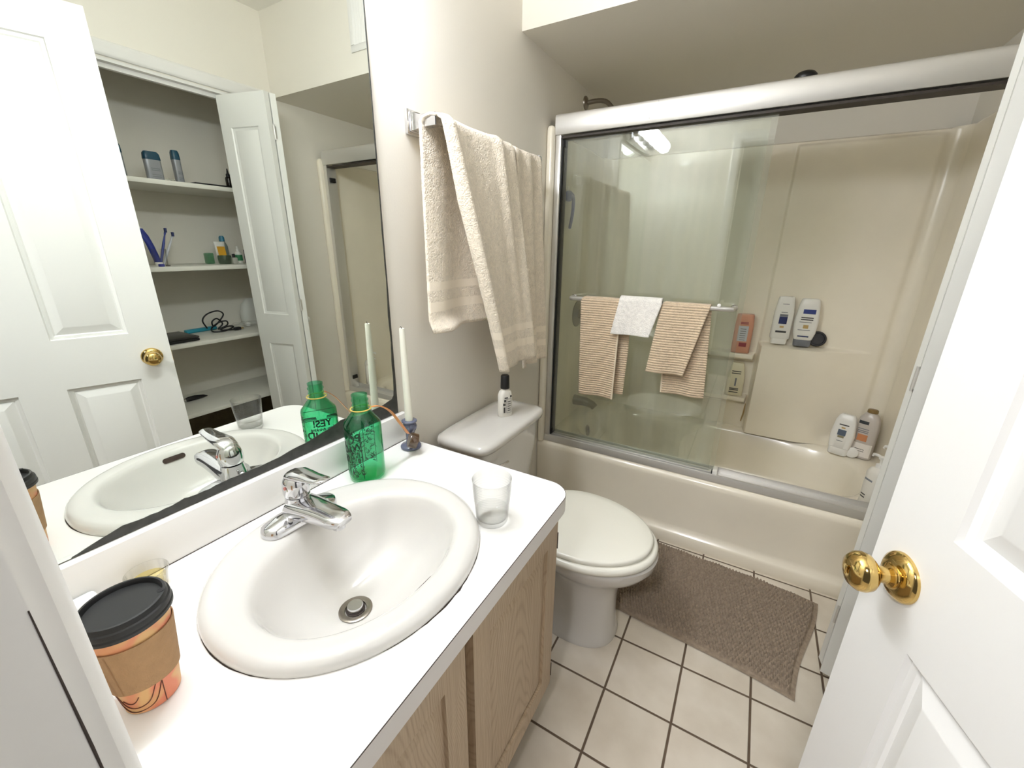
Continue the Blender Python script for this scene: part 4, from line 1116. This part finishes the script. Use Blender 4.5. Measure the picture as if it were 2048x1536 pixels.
# pump bottles at the front right end of the tub rim
def pump(loc, rz, s, label):
    t = thing('pump_bottle', label, 'bottle', loc, rz, None)
    secs = [(0, .030*s, .026*s, 3), (.004, .033*s, .028*s, 3), (.150*s, .033*s, .028*s, 3), (.168*s, .026*s, .023*s, 2.6), (.176*s, .014*s, .014*s, 2)]
    bd = part('bottle_body', body_bm(secs), OFFW, t, world=False)
    bm = B(); lathe(bm, [(.014*s, .176*s), (.014*s, .190*s), (.005, .193*s), (.005, .212*s), (.011*s, .214*s), (.012*s, .224*s), (.0001, .226*s)], (0, 0, 0), (0, 0, 1), 24)
    tube(bm, [(0, 0, .219*s), (-.022*s, 0, .221*s), (-.040*s, 0, .217*s), (-.043*s, 0, .208*s)], [.006*s, .0055*s, .005*s, .004*s], 12)
    part('pump_head', bm, WHITEP, t, world=False)
    S = section_fn(secs)
    for z in (.040*s, .052*s): part('label_lettering', patch(B(), S, -.018*s, .004*s, z, z+.005), DKP, t, par=bd, world=False, fixn=False)
    bm = B(); patch(bm, S, -.020*s, .016*s, .118*s, .126*s); part('label_title', bm, GREYP, t, par=bd, world=False, fixn=False)
pump((1.440, 1.995, .373), math.radians(-60), 1.0, 'white pump bottle on the tub rim by the right door jamb')
pump((1.492, 2.042, .373), math.radians(-40), 1.12, 'larger white pump bottle set behind the other one at the right jamb')

# blue razor hanging on the left alcove wall
rz = thing('razor', 'blue curved plastic razor hanging inside the shower near the left jamb', 'razor', (.013, 2.08, 1.50))
BLU = mat('blue_plastic', (58, 70, 150), .35)
bm = B(); tube(bm, spline([(.020, 2.075, 1.625), (.030, 2.105, 1.605), (.030, 2.112, 1.56), (.028, 2.106, 1.51), (.026, 2.088, 1.460)], 6), [.011]*6+[.009]*6+[.0085]*6+[.008]*6+[.006], 12); part('handle', bm, BLU, rz)
bm = B(); box(bm, .0135, .034, 2.050, 2.082, 1.585, 1.632, .005); part('head', bm, BLU, rz)
bm = B(); box(bm, .0125, .020, 2.062, 2.078, 1.632, 1.655, .003); part('hanger', bm, WHITEP, rz)
bm = B(); lathe(bm, [(.034, 0), (.0355, .006), (.033, .015), (.025, .023), (.012, .0275), (.0001, .0285)], (.923, 1.925, 1.9125), (0, 0, 1), 28)
solo('black_cap', bm, BLACK, 'black rounded knob just showing over the shower door header', 'knob')

# wall vent on the soffit (seen in the mirror)
ve = thing('wall_vent', 'white louvred air vent on the soffit wall seen in the mirror', 'vent', (.75, YS, 2.20))
bm = B(); x0, x1, z0, z1 = .585, .905, 2.212, 2.44
box(bm, x0, x1, YS-.006, YS, z0, z0+.028, .002); box(bm, x0, x1, YS-.006, YS, z1-.028, z1, .002); box(bm, x0, x0+.03, YS-.006, YS, z0+.0285, z1-.0285, .001); box(bm, x1-.03, x1, YS-.006, YS, z0+.0285, z1-.0285, .001)
part('frame', bm, TRIM, ve)
bm = B(); box(bm, x0+.03, x1-.03, YS-.0015, YS-.0005, z0+.028, z1-.028); part('duct', bm, mat('duct_grey', (92, 88, 80), .8), ve)
for k in range(15):
    xx = x0+.038+.0175*k
    bm = B(); prism(bm, [(xx, YS-.002), (xx+.010, YS-.009), (xx+.0115, YS-.009), (xx+.0015, YS-.002)], 'z', z0+.026, z1-.026); part('louvre', bm, TRIM, ve)

# ================================================================ closet shelves and what stands on them (seen in the mirror)
names = ['second from bottom', 'third from bottom', 'fourth from bottom', 'topmost']
labs = ['painted closet shelf carrying the black hair tool, lowest one in view', 'painted closet shelf with laptop and black cord', 'painted closet shelf with toothbrush cup and bottles', 'painted closet shelf with deodorants, highest of four']
SH = [.470, .860, 1.255, 1.662]
for z, lb in zip(SH, labs):
    bm = B(); box(bm, 1.69, 2.079, .262, 1.638, z-.022, z, .002)
    solo('closet_shelf', bm, SHELFW, lb, 'shelf', group='closet shelves')
def e_(z): return z+.0005
DEO = mat('deodorant_grey', (150, 152, 156), .35, .3); TEAL = mat('teal_cap', (20, 64, 84), .35)
def deo(y, x, s, label, w, cap):
    t = thing('deodorant_stick', label, 'deodorant', (x, y, SH[3]+.0005), PI/2*-1)
    h = .115*s
    bd = part('case', body_bm([(0, w*.92, .016, 4), (.004, w, .018, 4), (h*.72, w, .018, 4)]), DEO, t, world=False)
    part('cap', body_bm([(h*.72, w, .018, 4), (h*.74, w*1.05, .0185, 4), (h*.93, w*.98, .018, 3.6), (h, w*.80, .014, 3)]), TEAL, t, world=False)
    bm = B(); S = section_fn([(0, w*.92, .016, 4), (.004, w, .018, 4), (h*.72, w, .018, 4)])
    bm.free()
    for z in (.018, .026, .046, .054): part('label_lettering', patch(B(), S, -w*.6, w*.5, z, z+.004), GREYP, t, par=bd, world=False, fixn=False)
deo(1.088, 1.79, 1.15, 'wide grey deodorant stick with dark teal cap on the top shelf', .034, TEAL)
deo(1.197, 1.80, 1.36, 'narrow tall grey deodorant stick with teal cap on the top shelf', .017, TEAL)
deo(.958, 1.80, 1.30, 'dark spray can half hidden by the door edge on the top shelf', .018, TEAL)
bm = B(); box(bm, 1.74, 1.86, 1.24, 1.47, SH[3]+.0005, SH[3]+.013, .003); box(bm, 1.75, 1.80, 1.385, 1.41, SH[3]+.013, SH[3]+.0135)
solo('flat_case', bm, BLACK, 'flat black case lying on the top shelf', 'case')
dk = thing('dropper_bottle', 'small black bottle with tapered nozzle at the end of the top shelf', 'bottle', (1.86, 1.475, SH[3]+.0135))
bm = B(); lathe(bm, [(.016, 0), (.0175, .002), (.0175, .052), (.014, .060), (.010, .062)], (1.86, 1.475, SH[3]+.0135), (0, 0, 1), 24); part('bottle_body', bm, mat('dark_amber', (34, 28, 24), .2), dk)
bm = B(); lathe(bm, [(.011, .062), (.011, .074), (.006, .080), (.003, .104), (.0001, .105)], (1.86, 1.475, SH[3]+.0135), (0, 0, 1), 20); part('nozzle', bm, BLACK, dk)
bm = B()
rnd = random.Random(5); pts = [(1.80+rnd.uniform(-.02, .02), 1.142+rnd.uniform(-.028, .028), SH[3]+.004+rnd.uniform(0, .018)) for k in range(22)]
tube(bm, spline(pts, 4), .0018, 6); solo('hair_tie', bm, clear_mat('clear_elastic', (.9, .9, .88), .05, haze=.3), 'bunch of clear elastic between the two deodorant sticks', 'hair tie')
# toothbrush cup
z2 = SH[2]+.0005
tc_ = thing('toothbrush_cup', 'clear cup holding toothbrushes on the middle shelf', 'cup', (1.90, 1.066, z2))
bm = B(); lathe(bm, [(.026, 0), (.028, .002), (.034, .085), (.0325, .085), (.0265, .004), (.0001, .003)], (1.90, 1.066, z2), (0, 0, 1), 32); part('cup_wall', bm, GLASSM, tc_)
def brush(a, b, m1, label, nm='toothbrush'):
    t = thing(nm, label, 'toothbrush', a)
    A, Bv = V(a), V(b); d = (Bv-A)
    bm = B(); tube(bm, [A, A+d*.3, A+d*.6, A+d*.8, A+d*.86, Bv], [.005, .0062, .006, .0035, .005, .005], 10); part('handle', bm, m1, t)
    bm = B(); box(bm, -.006, .006, -.0045, .0045, 0, .022); bmesh.ops.translate(bm, vec=A+d*.88+V((-.009, 0, 0)), verts=bm.verts); part('bristles', bm, mat('navy_bristle', (40, 50, 96), .7), t)
brush((1.898, 1.062, z2+.006), (1.905, 1.125, z2+.190), mat('brush_navy', (52, 66, 140), .4), 'navy toothbrush standing tallest in the clear cup')
brush((1.892, 1.074, z2+.006), (1.890, 1.150, z2+.168), mat('brush_white', (206, 208, 214), .4), 'white toothbrush leaning right in the clear cup')
tp_ = thing('toothpaste_tube', 'blue and white toothpaste tube standing in the clear cup', 'toothpaste', (1.905, 1.055, z2+.006))
bm = B(); loft(bm, [[(1.908+.012*math.cos(t)*k1, 1.056+dy+.016*math.sin(t), z2+zz) for t in [2*PI*k/20 for k in range(20)]] for k1, dy, zz in ((1, .0, .012), (1, -.006, .05), (.9, -.016, .10), (.5, -.030, .150), (.12, -.048, .185))]); tbp = part('tube', bm, mat('toothpaste_blue', (46, 58, 140), .3), tp_)
bm = B(); lathe(bm, [(.011, .004), (.011, .018)], (1.908, 1.056, z2+.002), (0, 0, 1), 16); part('cap', bm, WHITEP, tp_)
bm = B(); loft(bm, [[(1.9085+.0008*math.cos(t), 1.056+dy+.0155*math.sin(t), z2+zz) for t in [2*PI*k/12 for k in range(12)]] for dy, zz in ((-.048, .1855), (-.056, .200))]); part('crimp', bm, WHITEP, tp_)
bm = B(); lathe(bm, [(.016, 0), (.016, .018), (.014, .020), (.0001, .020)], (1.80, 1.018, z2), (0, 0, 1), 24); solo('white_jar', bm, WHITEP, 'small white jar near the door edge on the middle shelf', 'jar')
bm = B(); lathe(bm, [(.013, 0), (.013, .010), (.010, .013), (.0001, .013)], (1.752, 1.008, z2), (0, 0, 1), 20); solo('blue_cap', bm, mat('cap_blue', (52, 56, 130), .4), 'loose blue cap lying at the front edge of the middle shelf', 'cap')
bm = B(); lathe(bm, [(.010, 0), (.010, .004), (.006, .006), (.0001, .006)], (1.775, 1.045, z2), (0, 0, 1), 18); solo('metal_button', bm, SATIN, 'small metal button lying near the front of the middle shelf', 'button')
# clutter right on the middle shelf
GRB = clear_mat('green_glass_box', (.42, .66, .50), .06, haze=.25, hazecol=(90, 140, 104))
bm = B(); box(bm, 1.925, 1.965, 1.305, 1.345, z2, z2+.062, .006); solo('green_block', bm, GRB, 'pale green block leaning at the left of the middle shelf clutter', 'box')
bm = B(); lathe(bm, [(.030, 0), (.033, .003), (.036, .030), (.034, .048), (.032, .048), (.033, .030), (.029, .006), (.0001, .006)], (1.880, 1.378, z2), (0, 0, 1), 28); solo('glass_votive', bm, clear_mat('votive_green', (.50, .62, .52), .06, haze=.2, hazecol=(120, 130, 112)), 'low greenish glass votive in front of the yellow tube', 'votive')
tt = thing('lotion_tube', 'white tube with yellow label standing on its cap', 'tube', (1.965, 1.405, z2))
bm = B(); loft(bm, [[(1.965+k1*math.cos(t), 1.405+k2*math.sin(t), z2+zz) for t in [2*PI*k/24 for k in range(24)]] for k1, k2, zz in ((.016, .024, .018), (.016, .026, .05), (.010, .029, .095), (.002, .031, .125))]); tb_ = part('tube', bm, WHITEP, tt)
bm = B(); lathe(bm, [(.016, 0), (.016, .017)], (1.965, 1.405, z2), (0, 0, 1), 20); part('cap', bm, WHITEP, tt)
bm = B(); loft(bm, [[(1.965-k1-.0012, 1.405+y_, z2+zz) for y_ in (-.022, 0, .022)] for k1, zz in ((.0165, .046), (.0135, .070), (.0085, .098))], False, False, closed=False); part('label', bm, mat('yellow_label', (226, 168, 44), .5), tt, par=tb_, fixn=False)
dz = thing('dropper_bottle', 'tall grey green bottle with teal cap behind the yellow tube', 'bottle', (2.02, 1.452, z2))
bm = B(); lathe(bm, [(.024, 0), (.025, .003), (.025, .10), (.012, .13)], (2.02, 1.452, z2), (0, 0, 1), 24); part('bottle_body', bm, mat('grey_green', (120, 132, 126), .3), dz)
bm = B(); lathe(bm, [(.015, .128), (.015, .150), (.010, .160), (.0001, .161)], (2.02, 1.452, z2), (0, 0, 1), 20); part('cap', bm, mat('bright_teal', (40, 112, 140), .35), dz)
dw = thing('dropper_bottle', 'white nozzle bottle with green label on the middle shelf', 'bottle', (1.90, 1.470, z2))
bm = B(); lathe(bm, [(.019, 0), (.020, .002), (.020, .062), (.012, .070), (.010, .072)], (1.90, 1.470, z2), (0, 0, 1), 24); bw = part('bottle_body', bm, WHITEP, dw)
bm = B(); lathe(bm, [(.009, .072), (.009, .082), (.005, .086), (.006, .098), (.0001, .101)], (1.90, 1.470, z2), (0, 0, 1), 18); part('nozzle', bm, WHITEP, dw)
bm = B(); lathe(bm, [(.0205, .016), (.0205, .050)], (1.90, 1.470, z2), (0, 0, 1), 24, False, False); part('label', bm, mat('green_label', (44, 120, 76), .5), dw, par=bw)
ds = thing('small_vial', 'small clear vial with black cap in front of the white tube', 'bottle', (1.86, 1.420, z2))
bm = B(); box(bm, 1.844, 1.876, 1.406, 1.434, z2, z2+.036, .004); part('vial', bm, mat('clear_vial', (186, 184, 174), .1), ds)
bm = B(); lathe(bm, [(.008, .036), (.008, .056), (.0001, .057)], (1.86, 1.420, z2), (0, 0, 1), 16); part('cap', bm, BLACK, ds)
dd_ = thing('dropper_bottle', 'dark bottle with pale top at the bifold end of the middle shelf', 'bottle', (1.90, 1.522, z2))
bm = B(); lathe(bm, [(.016, 0), (.0165, .002), (.0165, .080)], (1.90, 1.522, z2), (0, 0, 1), 24); part('bottle_body', bm, mat('dark_violet', (48, 44, 58), .3), dd_)
bm = B(); lathe(bm, [(.013, .080), (.012, .118), (.0001, .120)], (1.90, 1.522, z2), (0, 0, 1), 20); part('cap', bm, WHITEP, dd_)
# lower shelf: laptop, hair tool, cords
z3 = SH[1]+.0005
lt = thing('laptop', 'closed black laptop at the front of the shelf below the toothbrushes', 'laptop', (1.80, .93, z3))
bm = B(); box(bm, 1.715, 1.945, .76, 1.088, z3+.002, z3+.016, .005); part('base', bm, BLACK, lt)
bm = B(); box(bm, 1.715, 1.945, .76, 1.088, z3+.017, z3+.028, .005); part('lid', bm, mat('laptop_lid', (44, 42, 40), .35), lt)
bm = B(); box(bm, 0, .175, -.017, .017, 0, .022, .006); bmesh.ops.rotate(bm, verts=bm.verts, cent=(0, 0, 0), matrix=Matrix.Rotation(math.radians(84), 3, 'Z')); bmesh.ops.translate(bm, vec=(1.98, 1.13, z3), verts=bm.verts)
solo('teal_case', bm, mat('teal_plastic', (48, 146, 168), .35), 'slim teal case lying behind the laptop', 'case')
pc = thing('power_cord', 'tangled black power cord with a tall loop lying on the shelf', 'cord', (1.93, 1.30, z3))
loopp = [(1.95, 1.235, z3+.02), (1.94, 1.215, z3+.07), (1.94, 1.245, z3+.105), (1.94, 1.305, z3+.118), (1.94, 1.335, z3+.095), (1.94, 1.31, z3+.06), (1.93, 1.265, z3+.03), (1.92, 1.255, z3+.06), (1.92, 1.285, z3+.075), (1.92, 1.31, z3+.04), (1.92, 1.28, z3+.012), (1.91, 1.33, z3+.03), (1.91, 1.33, z3+.055), (1.92, 1.29, z3+.05), (1.93, 1.25, z3+.02), (1.88, 1.235, z3+.006), (1.86, 1.29, z3+.006), (1.88, 1.35, z3+.02), (1.87, 1.31, z3+.028), (1.87, 1.27, z3+.012), (1.855, 1.345, z3+.008)]
bm = B(); tube(bm, spline(loopp, 6), .0042, 10); part('cable', bm, BLACK, pc)
bm = B(); box(bm, 1.842, 1.866, 1.338, 1.376, z3+.001, z3+.019, .004); pg = part('plug', bm, BLACK, pc)
bm = B(); box(bm, 1.846, 1.848, 1.376, 1.392, z3+.006, z3+.012); box(bm, 1.858, 1.860, 1.376, 1.392, z3+.006, z3+.012); part('prong', bm, BRASS, pc, par=pg)
rnd = random.Random(11); pts = [(1.95+.05*math.sin(k*1.3)+rnd.uniform(-.02, .02), 1.40+.06*math.cos(k*.9)+.004*k, z3+.004+rnd.uniform(0, .03)) for k in range(16)]
bm = B(); tube(bm, spline(pts, 5), .0017, 6); wc_ = thing('charger_cable', 'thin white charger cable coiled right of the black cord', 'cable', (1.95, 1.43, z3)); part('cable', bm, mat('white_cable', (206, 204, 196), .4), wc_)
bm = B(); box(bm, 1.92, 1.945, 1.452, 1.477, z3+.001, z3+.025, .004); part('charger', bm, WHITEP, wc_)
bm = B(); loft(bm, [sup(2.02, 1.545, z3+zz, a, b, 2.4, 24) for a, b, zz in ((.03, .05, 0), (.04, .065, .02), (.042, .068, .08), (.036, .052, .13), (.012, .022, .165))])
solo('plastic_bag', bm, mat('white_bag', (222, 222, 216), .5, bump=.6, bscale=30), 'crumpled white bag at the bifold end of the laptop shelf', 'bag')
z4 = SH[0]+.0005
hb = thing('hair_brush', 'black pointed hair tool lying on the lowest visible shelf', 'hair tool', (1.93, 1.06, z4))
bm = B(); tube(bm, [(1.93, .96, z4+.012), (1.93, 1.03, z4+.013), (1.93, 1.045, z4+.015), (1.93, 1.08, z4+.016), (1.93, 1.125, z4+.012), (1.93, 1.147, z4+.008)], [.009, .010, .014, .014, .009, .002], 14); part('body', bm, BLACK, hb)
bm = B(); lathe(bm, [(.0108, 0), (.0108, .012)], (1.93, 1.018, z4+.013), (0, 1, 0), 14); part('silver_band', bm, CHROME, hb)
# ================================================================ light, camera, colour
w = bpy.data.worlds.new('world'); SC.world = w; w.use_nodes = True
bg = w.node_tree.nodes['Background']; bg.inputs['Color'].default_value = (1.0, .97, .95, 1); bg.inputs['Strength'].default_value = .1
BULB.node_tree.nodes['Principled BSDF'].inputs['Emission Strength'].default_value = 130
BULB.node_tree.nodes['Principled BSDF'].inputs['Emission Color'].default_value = (.875, .92, 1.0, 1)
# unseen fill lamp added outside the door to brighten floor and tub
hl = bpy.data.lights.new('added_fill_lamp', 'AREA'); hl.shape = 'DISK'; hl.size = .36; hl.energy = 40; hl.color = (.98, .97, 1)
ho = bpy.data.objects.new('added_fill_lamp', hl); COL.objects.link(ho); ho.location = (.72, -.95, 2.36)
cam = bpy.data.cameras.new('camera'); co = bpy.data.objects.new('camera', cam); COL.objects.link(co)
f_px, yaw, pitch, roll = 827.471, math.radians(29.80671106), math.radians(18.37602469), math.radians(-.58688304)
fw = V((-math.sin(yaw), math.cos(yaw), 0)); rt = V((math.cos(yaw), math.sin(yaw), 0)); dn = V((0, 0, -1))
f2 = math.cos(pitch)*fw+math.sin(pitch)*dn; d2 = math.cos(pitch)*dn-math.sin(pitch)*fw
r3 = math.cos(roll)*rt+math.sin(roll)*d2; d3 = -math.sin(roll)*rt+math.cos(roll)*d2
M = Matrix((( r3.x, -d3.x, -f2.x, .895), (r3.y, -d3.y, -f2.y, 0), (r3.z, -d3.z, -f2.z, 1.37), (0, 0, 0, 1)))
co.matrix_world = M
cam.sensor_width = 36; cam.lens = f_px/2048*36; cam.clip_start = .01; cam.clip_end = 50
SC.camera = co
vs = SC.view_settings
vs.view_transform = 'Standard'; vs.look = 'None'; vs.gamma = 1; vs.use_curve_mapping = False
vs.exposure = 0.0
SC.cycles.max_bounces = 10; SC.cycles.diffuse_bounces = 6; SC.cycles.glossy_bounces = 6; SC.cycles.transparent_max_bounces = 20
SC.cycles.caustics_reflective = True; SC.cycles.caustics_refractive = False
SC.cycles.sample_clamp_indirect = 6
SC.cycles.use_denoising = True
SC.cycles.use_adaptive_sampling = True; SC.cycles.adaptive_threshold = .015
